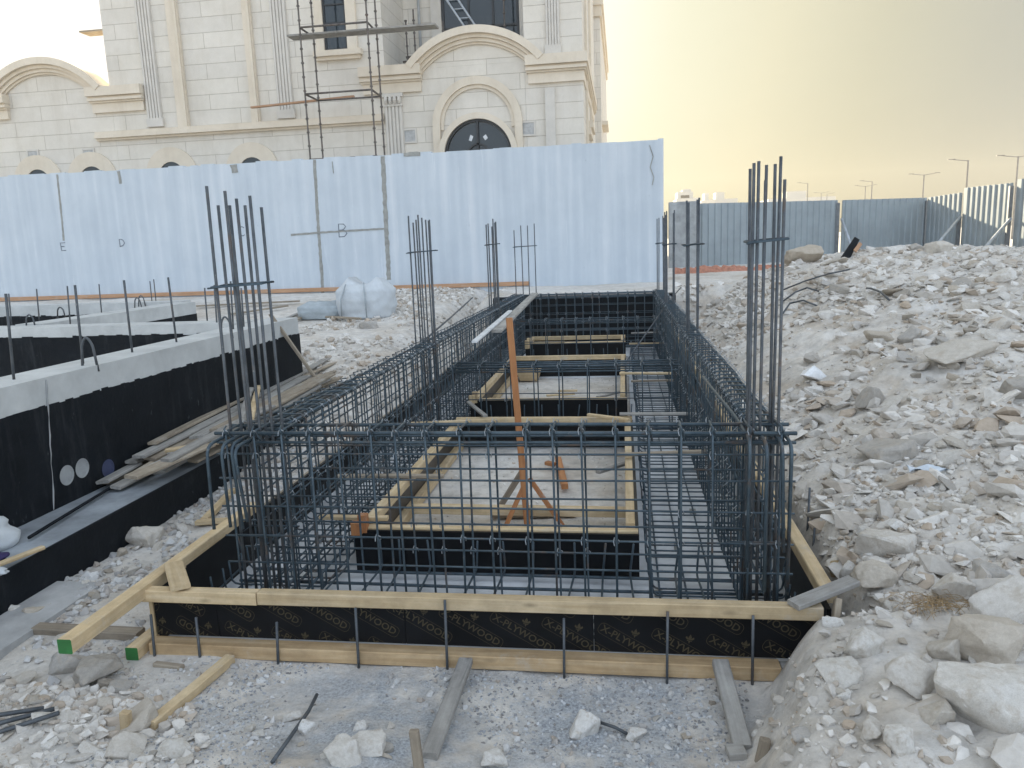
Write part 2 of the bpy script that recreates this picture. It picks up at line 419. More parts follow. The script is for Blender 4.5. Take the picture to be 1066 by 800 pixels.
def timber(name, p0, p1, w, h, m, parent=None, upv=(0, 0, 1), warp=0, ends=None, taper=0, **tags):
    """a board from p0 to p1 (centre line), local X along its length so that the grain follows it"""
    p0, p1 = Vector(p0), Vector(p1); ax = p1-p0; L = ax.length; ax.normalize()
    u = Vector(upv); side = u.cross(ax)
    if side.length < .05: side = Vector((1, 0, 0)).cross(ax)
    side.normalize(); u = ax.cross(side)
    mb = MB(); ns = max(1, int(L/.25)) if warp else 1
    c = min(.004, w*.12, h*.2)
    prof = [(-w/2+c,-h/2),(w/2-c,-h/2),(w/2,-h/2+c),(w/2,h/2-c),(w/2-c,h/2),(-w/2+c,h/2),(-w/2,h/2-c),(-w/2,-h/2+c)]
    ph = random.random()*6
    vs = []
    for i in range(ns+1):
        t = i/ns; x = L*t
        dy = warp*math.sin(ph+t*3.1); dz = warp*.7*math.sin(ph*2+t*2.3)
        k = 1-taper*t
        for a, b in prof: vs.append((x, a*k+dy, b+dz))
    fs = [[i*8+j, i*8+(j+1) % 8, (i+1)*8+(j+1) % 8, (i+1)*8+j] for i in range(ns) for j in range(8)]
    mb.add(vs, fs, 0); mb.add(vs[:8], [list(range(8))[::-1]], 1 if ends else 0); mb.add(vs[-8:], [list(range(8))], 0)
    me = mb.mesh(name, [m]+([ends] if ends else []))
    o = link(name, me, parent)
    Mx = Matrix((ax, side, u)).transposed().to_4x4(); Mx.translation = p0
    if parent is not None and '_o' in parent: Mx.translation = p0-Vector(parent['_o'])
    o.matrix_local = Mx
    tag(o, **tags); return o
def rod(name, pts, r, m, parent=None, n=6, **tags):
    mb = MB(); mb.tube(pts, r, n); return mb.build(name, m, parent, True, **tags)
def bend(pts, rad=.03, k=3):
    """round the inner corners of a polyline"""
    pts = [Vector(p) for p in pts]; out = [pts[0]]
    for a, b, c in zip(pts, pts[1:], pts[2:]):
        u = (a-b); v = (c-b); ra = min(rad, u.length*.45, v.length*.45)
        p, q = b+u.normalized()*ra, b+v.normalized()*ra
        for i in range(k+1):
            t = i/k; out.append(p*(1-t)**2+b*2*t*(1-t)+q*t*t)
    return out+[pts[-1]]

# ------------------------------------------------------------------ ground sheet
def axis(segs):
    out = [segs[0][0]]
    for a, b, st in segs:
        n = max(1, round((b-a)/st)); out += list(np.linspace(a, b, n+1)[1:])
    return np.array(out)
gx = axis([(-2500,-400,300),(-400,-60,40),(-60,-14,4),(-14,-5,.25),(-5,-3.2,.06),(-3.2,4.2,.034),(4.2,8.5,.07),(8.5,16,.4),(16,60,4),(60,400,40),(400,2500,300)])
gy = axis([(-300,-20,40),(-20,0,2),(0,1.6,.12),(1.6,6.5,.03),(6.5,14,.06),(14,30,.35),(30,60,3),(60,400,40),(400,3000,325)])
XX, YY = np.meshgrid(gx, gy); ZZ = height(XX, YY)
nx, ny = len(gx), len(gy)
idx = np.arange(nx*ny).reshape(ny, nx)
quads = np.stack([idx[:-1,:-1], idx[:-1,1:], idx[1:,1:], idx[1:,:-1]], -1).reshape(-1, 4)
me = bpy.data.meshes.new('ground'); me.from_pydata(np.stack([XX, YY, ZZ], -1).reshape(-1, 3).tolist(), [], quads.tolist())
me.materials.append(GROUND); me.shade_smooth()
tag(link('ground', me), kind='structure')
# blinding concrete under the reinforcement
mb = MB()
mb.box(-2.17, -1.49, 3.05, 12.95, -.1, .02); mb.box(.062, .84, 3.05, 12.95, -.1, .02)
mb.box(-1.49, .062, 3.05, 3.90, -.1, .02); mb.box(-1.49, .062, 6.58, 7.40, -.1, .02); mb.box(-1.49, .062, 10.2, 11.35, -.1, .02); mb.box(-1.49, .062, 12.0, 12.95, -.1, .02)
tag(mb.build('blinding_floor', BLIND), kind='structure')
mb = MB(); mb.box(-3.30, -2.86, 1.2, 3.62, -.12, .045)
tag(mb.build('concrete_path', m_plain('dusty_path_concrete', (.40, .40, .395), .9, 0, .3, 3, .4)), kind='structure')

# ------------------------------------------------------------------ outer formwork
XL, XR, YF, YB, HT = -2.17, .81, 3.05, 12.95, .31
fw = thing('formwork', 'long black plywood formwork with pine rails around the rebar trench', 'formwork', (-.68, YF, 0))
def printed_panel(x0, x1, parent, flip=False, seed=0):
    """film-faced panel at the front with the maker's diagonal printing"""
    rnd = random.Random(seed)
    mb = MB(); mb.box(x0, x1, YF, YF+.018, .07, .255, 0)
    cu = bpy.data.curves.new('txt', 'FONT'); cu.body = 'X-PLYWOOD'; cu.size = .047; cu.align_x = 'CENTER'; cu.align_y = 'CENTER'; cu.resolution_u = 2
    cu.offset = .0006
    ob = bpy.data.objects.new('txt', cu); COL.objects.link(ob)
    dg = bpy.context.evaluated_depsgraph_get(); dg.update()
    tm = ob.evaluated_get(dg).to_mesh()
    tv = [(v.co.x, v.co.y) for v in tm.vertices]; tf = [list(p.vertices) for p in tm.polygons]
    wid = max(v[0] for v in tv)
    ob.evaluated_get(dg).to_mesh_clear(); bpy.data.objects.remove(ob); bpy.data.curves.remove(cu)
    # rounded outline round the word
    ol = []; hw, hh, rr = wid+.014, .027, .02
    for cxq, cyq, a0 in ((hw-rr, hh-rr, 0), (-hw+rr, hh-rr, 90), (-hw+rr, -hh+rr, 180), (hw-rr, -hh+rr, 270)):
        for k in range(5):
            a = R(a0+k*22.5); ol.append((cxq+rr*math.cos(a), cyq+rr*math.sin(a)))
    n = len(ol); ov = ol+[(x*(1-.0016/hw*1.2), y*(1-.0016/hh)) for x, y in ol]
    of = [[i, (i+1) % n, n+(i+1) % n, n+i] for i in range(n)]
    # small three-petal emblem
    em = [[(0,.020),(.006,.008),(.003,-.004),(-.003,-.004),(-.006,.008)], [(.004,.002),(.014,.010),(.017,.003),(.011,-.003),(.004,-.004)],
          [(-.004,.002),(-.014,.010),(-.017,.003),(-.011,-.003),(-.004,-.004)], [(-.010,-.006),(.010,-.006),(.010,-.009),(-.010,-.009)], [(-.004,-.009),(.004,-.009),(0,-.020)]]
    bm = bmesh.new()
    def put(vs, fs, px, pz, ang):
        c, s_ = math.cos(ang), math.sin(ang)
        bv = [bm.verts.new((px+x*c-y*s_, YF-.0015, pz+x*s_+y*c)) for x, y in vs]
        for f in fs:
            try: bm.faces.new([bv[i] for i in f])
            except ValueError: pass
    ang = R(-30) if not flip else R(150)
    for i in range(-14, 15):
        for k in range(-22, 23):
            xx = -.7+.355*i+.226*k+.013*seed; z = .16-.205*i-.017*k
            if not (x0-.16 < xx < x1+.16 and 0 < z < .33): continue
            put(tv, tf, xx, z, ang); put(ov, of, xx, z, ang)
            put([(px*1.1, py*1.1) for e in em for px, py in e],
                [list(range(sum(len(q) for q in em[:j]), sum(len(q) for q in em[:j+1]))) for j in range(len(em))], xx+.018, z+.050, R(-12) if not flip else R(170))
    for co, no in (((0,0,.253), (0,0,1)), ((0,0,.072), (0,0,-1)), ((x1-.002,0,0), (1,0,0)), ((x0+.002,0,0), (-1,0,0))):
        bmesh.ops.bisect_plane(bm, geom=bm.verts[:]+bm.edges[:]+bm.faces[:], plane_co=co, plane_no=no, clear_outer=True)
    bm.verts.index_update()
    mb.add([v.co for v in bm.verts], [[v.index for v in f.verts] for f in bm.faces], 1); bm.free()
    me = mb.mesh('plywood_panel', [FILM, PRINT], False, parent['_o'])
    # keep the printing facing out
    return link('plywood_panel', me, parent)
pp = [XL, -1.86, -.97, -.14, XR]
for i in range(4): printed_panel(pp[i]+.001, pp[i+1]-.001, fw, flip=(i == 0), seed=i)
# front rails (top in two lengths, bottom in one with a grey worn end)
timber('timber_rail', (XL-.02, YF-.025, .283), (-1.635, YF-.025, .283), .055, .058, PINE, fw)
timber('timber_rail', (-1.630, YF-.022, .285), (XR-.03, YF-.022, .293), .055, .058, PINE, fw)
timber('timber_rail', (XL-.0, YF-.035, .032), (.62, YF-.03, .032), .075, .062, PINEB, fw)
timber('timber_rail', (.625, YF-.03, .030), (.98, YF-.02, .035), .07, .055, GREYW, fw)
# left side: panel, long top rail with a green painted end, bottom rail
mb = MB(); mb.box(XL-.018, XL, YF+.02, YB, .0, .285); mb.build('plywood_panel', FILM, fw)
mb = MB(); mb.box(XL-.022, XL-.004, YF-.004, YF+.018, .0, .30); mb.build('edge_strip', PLYEDGE, fw)
timber('timber_rail', (XL-.03, 2.52, .300), (XL-.04, 4.15, .300), .062, .062, PINE, fw, ends=GREEN, warp=.004)
timber('timber_rail', (XL-.052, 4.155, .225), (XL-.052, YB, .225), .062, .062, OLDW, fw)
timber('timber_rail', (XL-.055, 2.93, .034), (XL-.055, 7.0, .034), .062, .062, PINE, fw, ends=GREEN)
# right side
mb = MB(); mb.box(XR, XR+.018, YF+.02, YB, .0, .285); mb.build('plywood_panel', FILM, fw)
timber('timber_rail', (XR+.03, YF+.10, .300), (XR+.02, 5.2, .300), .062, .055, PINE, fw)
timber('timber_rail', (XR+.02, 5.205, .300), (XR+.02, YB, .300), .062, .055, PINE, fw)
for x0, y0 in ((XL, 0),): pass

# loose offcuts nailed over the corners
a = atz(176, 594, .34); b_ = atz(180, 626, .335)
timber('timber_offcut', (-2.16, 3.22, .345), (-1.985, 2.99, .335), .085, .022, PINE, label='short pale board nailed over the front left formwork corner', cat='board')
timber('timber_offcut', (.66, 2.99, .337), (.93, 3.14, .38), .07, .024, GREYW, label='grey board laid across the front right formwork corner', cat='board')
timber('timber_offcut', (.80, 2.93, .22), (.84, 3.03, .345), .06, .024, OLDW, upv=(1, 0, 0), label='short upright offcut propping the right formwork corner against rubble', cat='board')

# ------------------------------------------------------------------ inner forms
def inner_form(x0, x1, y0, y1, ht, label, mid=True):
    t = thing('inner_formwork', label, 'formwork', ((x0+x1)/2, y0, 0), 'box forms standing inside the rebar trench')
    mb = MB(); mb.box(x0, x1, y0, y0+.018, .02, ht-.012); mb.build('plywood_panel', FILM, t)
    mb = MB(); mb.box(x0, x1, y1-.018, y1, .02, ht-.012); mb.build('plywood_panel', FILM, t)
    for xa in (x0, x1-.018):
        mb = MB(); mb.box(xa, xa+.018, y0+.02, y1-.02, .02, ht-.02, 0); mb.build('plywood_panel', PLYIN if xa == x0 else FILM, t)
    timber('timber_rail', (x0+.02, y0+.045, ht-.02), (x1-.005, y0+.045, ht-.02), .05, .04, PINE, t)
    timber('timber_rail', (x0+.02, y1-.045, ht-.005), (x1-.005, y1-.045, ht-.005), .05, .06, PINE, t)
    timber('timber_rail', (x0+.048, y0+.075, ht-.01), (x0+.048, y1-.075, ht-.01), .058, .055, PINE, t)
    timber('timber_rail', (x0+.05, y0+.075, .045), (x0+.05, y1-.075, .045), .058, .06, PINE, t)
    timber('timber_rail', (x1-.045, y0+.075, ht), (x1-.045, y1-.075, ht), .05, .05, PINE, t)
    timber('corner_post', (x0+.025, y0-.02, .25), (x0+.025, y0-.02, ht+.045), .055, .05, ORANGEW if mid else PINE, t, upv=(0, 1, 0))
    timber('corner_post', (x0+.05, y0+.02, .25), (x0+.05, y0+.02, ht+.075), .05, .05, ORANGEW if mid else PINE, t, upv=(0, 1, 0))
    return t
f1 = inner_form(-1.50, .07, 3.90, 6.58, .275, 'nearest inner box form with brown corner post behind the front cage')
timber('cross_batten', (-1.40, 4.72, .10), (.03, 4.70, .10), .05, .06, PINE, f1)
f2 = inner_form(-1.53, .03, 7.40, 10.22, .285, 'second inner box form farther along the trench, sand inside', False)
f3 = inner_form(-1.46, .03, 11.36, 12.0, .33, 'shallow inner box form at the far end of the trench', False)
for px0, py0, px1, py1, z, m, lab in [
    (352,496,462,496,.31,OLDW,'tan spacer batten from left cage to nearest box form, the farther of two'),
    (333,539,404,539,.31,PINE,'pale spacer batten at the near left corner of the nearest box form'),
    (640,474,735,470,.33,OLDW,'brown spacer batten across right rebar strip beside nearest box form'),
    (645,431,725,431,.33,GREYW,'grey spacer batten across right rebar strip at the back of nearest box form'),
    (657,397,703,396,.33,OLDW,'dark thin spacer batten across right strip beside second box form'),
    (645,389,700,389,.33,PINE,'pale spacer batten across right strip beside second box form'),
    (655,358,692,357,.33,PINE,'thin spacer batten beside the far box form, nearer of two'),
    (657,347,688,346,.36,GREYW,'thin spacer batten beside the far box form, farther of two'),
    (428,441,520,437,.34,PINE,'long pale board end lying over back left corner of nearest box form'),
    (488,419,505,433,.34,GREYW,'short grey board leaning on the back left corner of nearest box form'),
    (612,432,655,437,.34,PINE,'short pale board over back right corner of nearest box form'),
    (622,492,657,481,.20,GREYW,'grey brace board from sand to right rail of nearest box form'),
    (398,489,430,500,.22,GREYW,'pale brace board at front left corner inside nearest box form'),
    (500,413,522,418,.10,PINE,'short pale brace inside front left corner of second box form'),
    (622,414,645,408,.25,GREYW,'short grey brace at front right corner of second box form'),
    (569,412,598,410,.06,PINE,'yellow board lying on sand in second box form, nearer piece'),
    (581,407,601,407,.09,PINE,'yellow board lying on sand in second box form, farther piece'),
    (552,357,588,356,.36,PINE,'thin pale board across the far box form')]:
    P0, P1 = atz(px0, py0, z), atz(px1, py1, z)
    timber('spacer_batten', P0, P1, .03 if 'thin' in lab else .04, .022, m, label=lab, cat='batten', warp=.003)
# braces inside the nearest form
timber('timber_offcut', atz(581, 478, .05), atz(588, 507, .05), .05, .04, ORANGEW, label='short reddish timber lying on the sand inside the nearest box form', cat='timber')
timber('timber_offcut', atz(569, 482, .05), atz(578, 484, .05), .05, .03, ORANGEW, label='small red-brown wood block on the sand of nearest box form', cat='timber')
# survey stake
sk = thing('timber_stake', 'tall orange-brown timber stake propped upright on two legs in the nearest box form', 'stake', (-.62, 4.62, .02))
timber('post', (-.62, 4.62, .02), aty(530, 331, 4.66), .040, .022, ORANGEW, sk, upv=(0, 1, 0))
timber('leg', atz(526, 549, .03)+Vector((0, 0, 0)), aty(548, 500, 4.64), .03, .02, ORANGEW, sk, upv=(0, 1, 0))
timber('leg', atz(586, 548, .03), aty(551, 498, 4.66), .03, .02, ORANGEW, sk, upv=(0, 1, 0))
timber('base_board', atz(513, 537, .03), atz(600, 535, .03), .06, .02, OLDW, sk)
timber('base_board', atz(515, 550, .03), atz(590, 549, .03), .05, .02, PINE, sk)
timber('brace', atz(516, 535, .04), aty(543, 492, 4.75), .04, .02, OLDW, sk, upv=(0, 1, 0))
# long plank resting on the left cage
timber('plank', atz(494, 356, 1.02), atz(531, 324, 1.04), .05, .02, WHITEP, label='long white-edged strip lying along the left rebar cage', cat='plank')
timber('plank', atz(517, 345, 1.0), atz(557, 306, 1.03), .10, .03, GREYW, label='grey plank laid along the top of the left rebar cage', cat='plank')
mb = MB()
pb = atz(551, 393, .05)
for i in range(1):
    mb.add([(pb.x-.11,pb.y-.1,.02),(pb.x+.12,pb.y-.1,.02),(pb.x+.12,pb.y+.1,.02),(pb.x-.11,pb.y+.1,.02),(pb.x-.16,pb.y-.15,.17),(pb.x+.17,pb.y-.15,.18),(pb.x+.16,pb.y+.15,.18),(pb.x-.15,pb.y+.15,.17),
            (pb.x-.13,pb.y-.12,.17),(pb.x+.14,pb.y-.12,.18),(pb.x+.13,pb.y+.12,.18),(pb.x-.12,pb.y+.12,.17),(pb.x-.09,pb.y-.08,.06),(pb.x+.1,pb.y-.08,.06),(pb.x+.1,pb.y+.08,.06),(pb.x-.09,pb.y+.08,.06)],
           [[0,3,2,1],[0,1,5,4],[1,2,6,5],[2,3,7,6],[3,0,4,7],[4,5,9,8],[5,6,10,9],[6,7,11,10],[7,4,8,11],[8,9,13,12],[9,10,14,13],[10,11,15,14],[11,8,12,15],[12,13,14,15]])
mb.build('mixing_box', PINE, label='small yellow box lying on the sand inside the second box form', cat='box')

# ------------------------------------------------------------------ reinforcement
def stirrup_mesh(w, z0, z1, r, ties, axis_='x'):
    """closed loop in the plane across the beam, hook inside, wire ties"""
    h = .025
    pts = [(-w/2, z0+h), (-w/2, z1-h), (-w/2+h, z1), (w/2-h, z1), (w/2, z1-h), (w/2, z0+h), (w/2-h, z0), (-w/2+h, z0)]
    def P(u, z, o=0.0): return (o, u, z) if axis_ == 'x' else (u, o, z)
    mb = MB()
    mb.tube([P(u, z) for u, z in pts], r, 6, 0, closed=True)
    mb.tube([P(-w/2+.012, z1-.012, r*1.8), P(-w/2+.05, z1-.075, r*2.6)], r, 5)
    mb.tube([P(-w/2+.0, z1-.02, r*1.8), P(-w/2-.008, z1+.012, 0), P(-w/2+.03, z1+.018, -r*2)], r*.8, 5)
    for u, z in ties:
        s_ = r*2.6
        mb.tube([P(u-s_, z-s_, -r*1.6), P(u, z, -r*2.4), P(u+s_, z+s_, -r*1.6)], r*.42, 4, 1)
        mb.tube([P(u-s_, z+s_, r*1.6), P(u, z+s_*.3, r*2.4), P(u+s_, z-s_, r*1.6)], r*.42, 4, 1)
    return mb.mesh('stirrup', [STEEL, WIRE], True)
def cage(label, a, b, w, z0, z1, step, rs, sides, top=2, bottom=3, rmain=.010, jitter=.012, ext=(.06, .06), name='rebar_cage', z0v=None, skip_bottom=False):
    a, b = Vector((a[0], a[1], 0)), Vector((b[0], b[1], 0)); ax = (b-a); L = ax.length; ax.normalize()
    ak = 'x' if abs(ax.x) > .5 else 'y'; sd = Vector((-ax.y, ax.x, 0))
    t = thing(name, label, 'rebar cage', (a.x, a.y, z0))
    off = Vector((a.x, a.y, z0))
    n = int(L/step); variants = []
    for k in range(4):
        rr = random.Random(k)
        ties = [(s*w/2, z) for s in (-1, 1) for z in [z1-.006]+[q for q in sides if rr.random() < .28]]
        variants.append(stirrup_mesh(w, z0, z1, rs, ties, ak))
    for i in range(n+1):
        p = a+ax*(i*L/n+random.uniform(-jitter, jitter)*(0 < i < n))
        o = link('stirrup', random.choice(variants), t)
        o.location = (p.x-off.x, p.y-off.y, -off.z)
        o.rotation_euler = (random.uniform(-.012, .012), random.uniform(-.012, .012), random.uniform(-.03, .03))
    inn = w/2-rs-rmain
    def lbar(u, z, r, e0=ext[0], e1=ext[1], dz=.004):
        pts = []
        m_ = max(2, int(L/1.2))
        for i in range(m_+1):
            q = a-ax*e0+ax*((L+e0+e1)*i/m_)+sd*(u+random.uniform(-.004, .004)); pts.append((q.x, q.y, z+random.uniform(-dz, dz)))
        rod('longitudinal_bar', pts, r, STEEL, t)
    for k in range(top): lbar(-inn+2*inn*k/max(1, top-1), z1-rs-rmain-.002, rmain)
    for k in range(top): lbar((-inn+2*inn*k/max(1, top-1))*.9, z1-rs-rmain*3-.030, rmain*.8)
    for z in sides:
        for s in (-1, 1): lbar(s*(w/2-rs-.006), z+random.uniform(-.006, .006), .0048)
    for k in range(bottom): lbar(-inn+2*inn*k/max(1, bottom-1), z0+rs+rmain+.002, rmain)
    return t, a, b, ax, sd
SIDES = [.90, .78, .645, .51, .38]
front, *_ = cage('near rebar cage spanning the front of the trench, tall open stirrups', (-1.80, 3.28), (.64, 3.28), .19, .07, 1.01, .130, .0053, SIDES, top=2, bottom=3, rmain=.0088)
def extra(root, pts, r, name='bent_bar'):
    rod(name, bend(pts, .06, 4), r, STEEL, root)
LEFT = cage('long rebar cage running along the left side of the trench', (-1.70, 3.42), (-1.68, 12.5), .15, .07, .985, .118, .0047, SIDES+[.25], top=2, bottom=2, rmain=.0082)[0]
RIGHT = cage('long rebar cage running along the right side beside the rubble bank', (.60, 3.42), (.575, 12.5), .15, .07, .995, .118, .0047, SIDES+[.25], top=2, bottom=2, rmain=.0082)[0]
# long bars turn down in hooks at the front of both long cages
for k, (x, y, zb) in enumerate([(-1.815, 3.04, .60), (-1.765, 3.07, .60), (-1.735, 3.10, .58), (-1.70, 3.06, .63)]):
    extra(LEFT, [(x+.06, 4.6, .975), (x, 3.5, .985-.006*k), (x, y, .98-.006*k), (x+.012*k, y-.01, zb)], .0080)
for k, (x, y, zb) in enumerate([(.50, 3.10, .45), (.56, 3.07, .36), (.625, 3.10, .52), (.665, 3.12, .30)]):
    extra(RIGHT, [(x-.04, 4.6, .985), (x, 3.5, .99-.006*k), (x, y, .985-.006*k), (x+random.uniform(-.01, .02), y-.01, zb)], .0080)
C1 = cage('low rebar cage crossing the middle of the trench', (-1.56, 6.98), (.42, 6.98), .30, .07, .715, .24, .0062, [.40], top=3, bottom=3, rmain=.0095)[0]
C2 = cage('low rebar cage crossing the trench near its far end', (-1.52, 10.8), (.42, 10.8), .25, .07, .74, .20, .006, [.58, .40], top=2, bottom=3, rmain=.0085)[0]
BK = cage('rebar cage closing the far end of the trench before the black wall', (-1.78, 12.66), (.62, 12.66), .2, .07, .975, .14, .0055, SIDES+[.25], top=3, bottom=3)[0]
def mat_strip(label, x0, x1, y0, y1, along, n_long, step):
    t = thing('rebar_mat', label, 'rebar mat', (x0, y0, .02), 'bottom rebar mats on the trench floor')
    if along == 'y':
        for k in range(n_long):
            x = x0+.06+(x1-x0-.12)*k/(n_long-1)
            rod('long_bar', [(x+random.uniform(-.01, .01), y0+(y1-y0)*i/6, .055) for i in range(7)], .0055, STEEL, t)
        n = min(98, int((y1-y0)/step)); base = None
        mb = MB(); e = .03
        mb.tube(bend([(x0+.015, 0, .20), (x0+.02, 0, .072), (x1-.02, 0, .072), (x1-.015, 0, .20)], .04, 3), .0056, 5)
        me = mb.mesh('cross_bar', STEEL, True, (x0, 0, .02))
        for i in range(n+1):
            o = link('cross_bar', me, t); o.location = (random.uniform(-.012, .012), (y1-y0)*i/n+random.uniform(-.012, .012), 0)
            o.rotation_euler = (random.uniform(-.15, .15), 0, random.uniform(-.02, .02))
        for i in range(14):
            k = i % n_long; x = x0+.06+(x1-x0-.12)*k/(n_long-1); y = y0+.3+(y1-y0-.6)*i/14
            mb = MB(); mb.box(x-.02, x+.02, y-.02, y+.02, .02, .046); mb.build('spacer_block', MORT, t)
    else:
        for k in range(n_long):
            y = y0+.06+(y1-y0-.12)*k/(n_long-1)
            rod('long_bar', [(x0+(x1-x0)*i/4, y+random.uniform(-.006, .006), .057) for i in range(5)], .0085, STEEL, t)
        n = int((x1-x0)/step)
        mb = MB(); mb.tube(bend([(0, y0+.02, .21), (0, y0+.02, .074), (0, y1-.03, .074), (.01, y1-.07, .25)], .04, 3), .006, 5)
        me = mb.mesh('cross_bar', STEEL, True, (0, y0, .02))
        for i in range(n+1):
            o = link('cross_bar', me, t); o.location = ((x1-x0)*i/n+random.uniform(-.02, .02), 0, 0)
            o.rotation_euler = (0, random.uniform(-.12, .12), random.uniform(-.05, .05))
    return t
mat_strip('flat rebar mat on the floor along the left side of the trench', -2.10, -1.53, 3.4, 12.5, 'y', 4, .098)
mat_strip('flat rebar mat on the floor along the right side of the trench', .10, .77, 3.4, 12.5, 'y', 5, .0945)
mat_strip('flat rebar mat on the floor under the near front cage', -2.08, .76, 3.13, 3.88, 'x', 5, .17)
mat_strip('flat rebar mat on the floor under the middle cross cage', -1.48, .06, 6.62, 7.36, 'x', 4, .17)
mat_strip('flat rebar mat on the floor under the far cross cage', -1.48, .06, 10.28, 11.3, 'x', 5, .17)

def bundle(label, bars, y0, y1, ztie, zbase=.08, r=.0068, group=None):
    """column starter bars: each given by the pixel of its tip in the photograph and the x of its foot"""
    P = [(aty(px, py, yy), fx, yy) for px, py, fx, yy in bars]
    cx = sum(p[1] for p in P)/len(P); t = thing('column_rebar', label, 'column rebar', (cx, (y0+y1)/2, zbase))
    ring = []
    for tip, fx, yy in P:
        f = Vector((fx, yy, zbase))
        f.x = tip.x+random.uniform(-.012, .012)
        rod('starter_bar', [f, f.lerp(tip, .5)+Vector((random.uniform(-.004, .004), random.uniform(-.004, .004), 0)), tip], r, STEELL, t)
        ring.append(f.lerp(tip, (ztie-zbase)/(tip.z-zbase)))
    x0 = min(p.x for p in ring)-.016; x1 = max(p.x for p in ring)+.016
    ya, yb = y0-.02, y1+.02
    mb = MB(); mb.tube([(x0, ya, ztie), (x1, ya, ztie+.01), (x1, yb, ztie+.012), (x0, yb, ztie+.004)], r*.75, 5, closed=True)
    mb.tube([(x0-.012, ya-.01, ztie-.004), (x1+.012, (ya+yb)/2, ztie+.014)], r*.6, 5)
    mb.build('link_tie', STEEL, t, True)
    for zz in (.95, .5):
        mb = MB(); q0 = min(p[1] for p in P)-.016; q1 = max(p[1] for p in P)+.016
        mb.tube([(q0, ya, zz), (q1, ya, zz), (q1, yb, zz), (q0, yb, zz)], r*.75, 5, closed=True); mb.build('link_tie', STEEL, t, True)
    return t
bundle('eight tall starter bars rising from the front left cage corner', [(215,194,-1.79,3.24),(234,199,-1.73,3.24),(246,207,-1.66,3.24),(260,204,-1.58,3.24),
       (227,214,-1.79,3.32),(239,214,-1.73,3.32),(255,214,-1.66,3.32),(272,216,-1.575,3.32)], 3.24, 3.32, 1.66)
bundle('eight tall starter bars rising from the front right cage corner', [(785,170,.47,3.26),(790,168,.515,3.26),(797,188,.56,3.26),(817,187,.645,3.26),
       (781,176,.46,3.36),(798,172,.56,3.36),(807,171,.60,3.36),(813,163,.635,3.36)], 3.26, 3.36, 1.77)
bundle('fanned starter bars midway along the left cage', [(425,225,-1.75,6.4),(435,224,-1.72,6.4),(443,229,-1.66,6.4),(447,229,-1.62,6.4),(430,232,-1.74,6.55),(433,229,-1.71,6.55),(439,227,-1.67,6.55),(446,230,-1.63,6.55)], 6.4, 6.55, 1.76)
bundle('narrow starter bars toward the back of the left cage', [(506,234,-1.73,9.9),(513,228,-1.66,9.9),(516,231,-1.62,9.9),(508,233,-1.76,10.05),(512,236,-1.70,10.05),(515,232,-1.65,10.05)], 9.9, 10.05, 1.80, r=.009)
bundle('four widely spaced starter bars at the far left cage corner', [(535,240,-1.75,12.6),(542,235,-1.64,12.75),(549,235,-1.53,12.75),(556,233,-1.42,12.6)], 12.6, 12.75, 1.75, r=.0085)
bundle('paired starter bars midway along the right cage', [(715,209,.555,7.0),(717,211,.57,7.0),(726,208,.64,7.0),(728,206,.655,7.0),(716,214,.565,7.35),(727,212,.65,7.35)], 7.0, 7.35, 1.73, r=.0095)
bundle('paired starter bars beyond the middle of the right cage', [(692,221,.53,9.8),(694,220,.545,9.8),(702,219,.63,9.8),(693,224,.53,10.1),(701,222,.62,10.1)], 9.8, 10.1, 1.72, r=.009)
bundle('thin starter bars at the far right cage corner', [(684,228,.48,12.6),(690,225,.56,12.6),(686,227,.50,12.75),(691,227,.575,12.75)], 12.6, 12.75, 1.72, r=.009)
# loose bars leaning over the cages
rod('loose_bar', [atz(435, 360, .95), atz(470, 330, 1.03), atz(492, 310, 1.10)], .009, STEELL, label='dark loose bar sticking out of the left cage towards the earth bank', cat='rebar')
rod('loose_bar', [(.0, 8.6, .42), (.60, 10.4, .98), (.80, 11.0, 1.12)], .009, STEELL, label='loose bar leaning diagonally from second box form over the right cage', cat='rebar')
for lab, px, y0, y1, X in (('taller thin steel rod standing in the rubble outside the right formwork', 843, 508, 580, .98), ('shorter thin steel rod standing in the rubble outside the right formwork', 848, 550, 592, .97)):
    p1 = atx(px, y0, X); rod('steel_rod', [(p1.x-.01, p1.y, -.05), p1], .0065, STEELL, label=lab, cat='rod')

# ------------------------------------------------------------------ pegs, struts and ground timber in front
names = ['leftmost', 'second', 'third', 'fourth', 'fifth', 'sixth', 'seventh', 'rightmost']
for nm, (xt, yt, xb, yb) in zip(names, [(157,640,163,688),(204,643,210,688),(288,648,290,690),(370,633,374,691),(463,625,466,694),(587,644,587,695),(695,637,694,697),(784,641,783,697)]):
    f = atz(xb, yb, .0); y = 2.972
    top = aty(xt, yt, 2.985); foot = Vector((aty(xb, yb, y).x, y-.012, -.06))
    lab = f'{nm} of the thin steel pegs standing in front of the black formwork panel' if nm in ('leftmost', 'rightmost') else f'{nm} thin steel peg from the left in front of the black formwork panel'
    rod('steel_peg', [foot, top], .0062, STEELL, label=lab, cat='peg')
def gz(px, py, up_=0.0):
    p = G(px, py); p.z += up_; return p
def strut(name, a, b, w, h, m, label, cat='timber', up_=.02, **k):
    p, q = gz(*a, up_), gz(*b, up_); return timber(name, p, q, w, h, m, label=label, cat=cat, **k)
def strut2(pb, pt, w, h, m, label):
    p = gz(*pb, .012); t = aty(pt[0], pt[1], 2.95)
    return timber('timber_strut', p, t, w, h, m, label=label, cat='strut', warp=.004)
strut2((156, 760), (240, 686), .048, .04, PINE, 'pale brown strut braced on the left front of formwork rail')
strut2((448, 792), (484, 688), .060, .03, GREYW, 'grey weathered strut leaning on the middle front rail')
strut2((773, 783), (750, 690), .065, .035, GREYW, 'dusty grey strut at the right front rail')
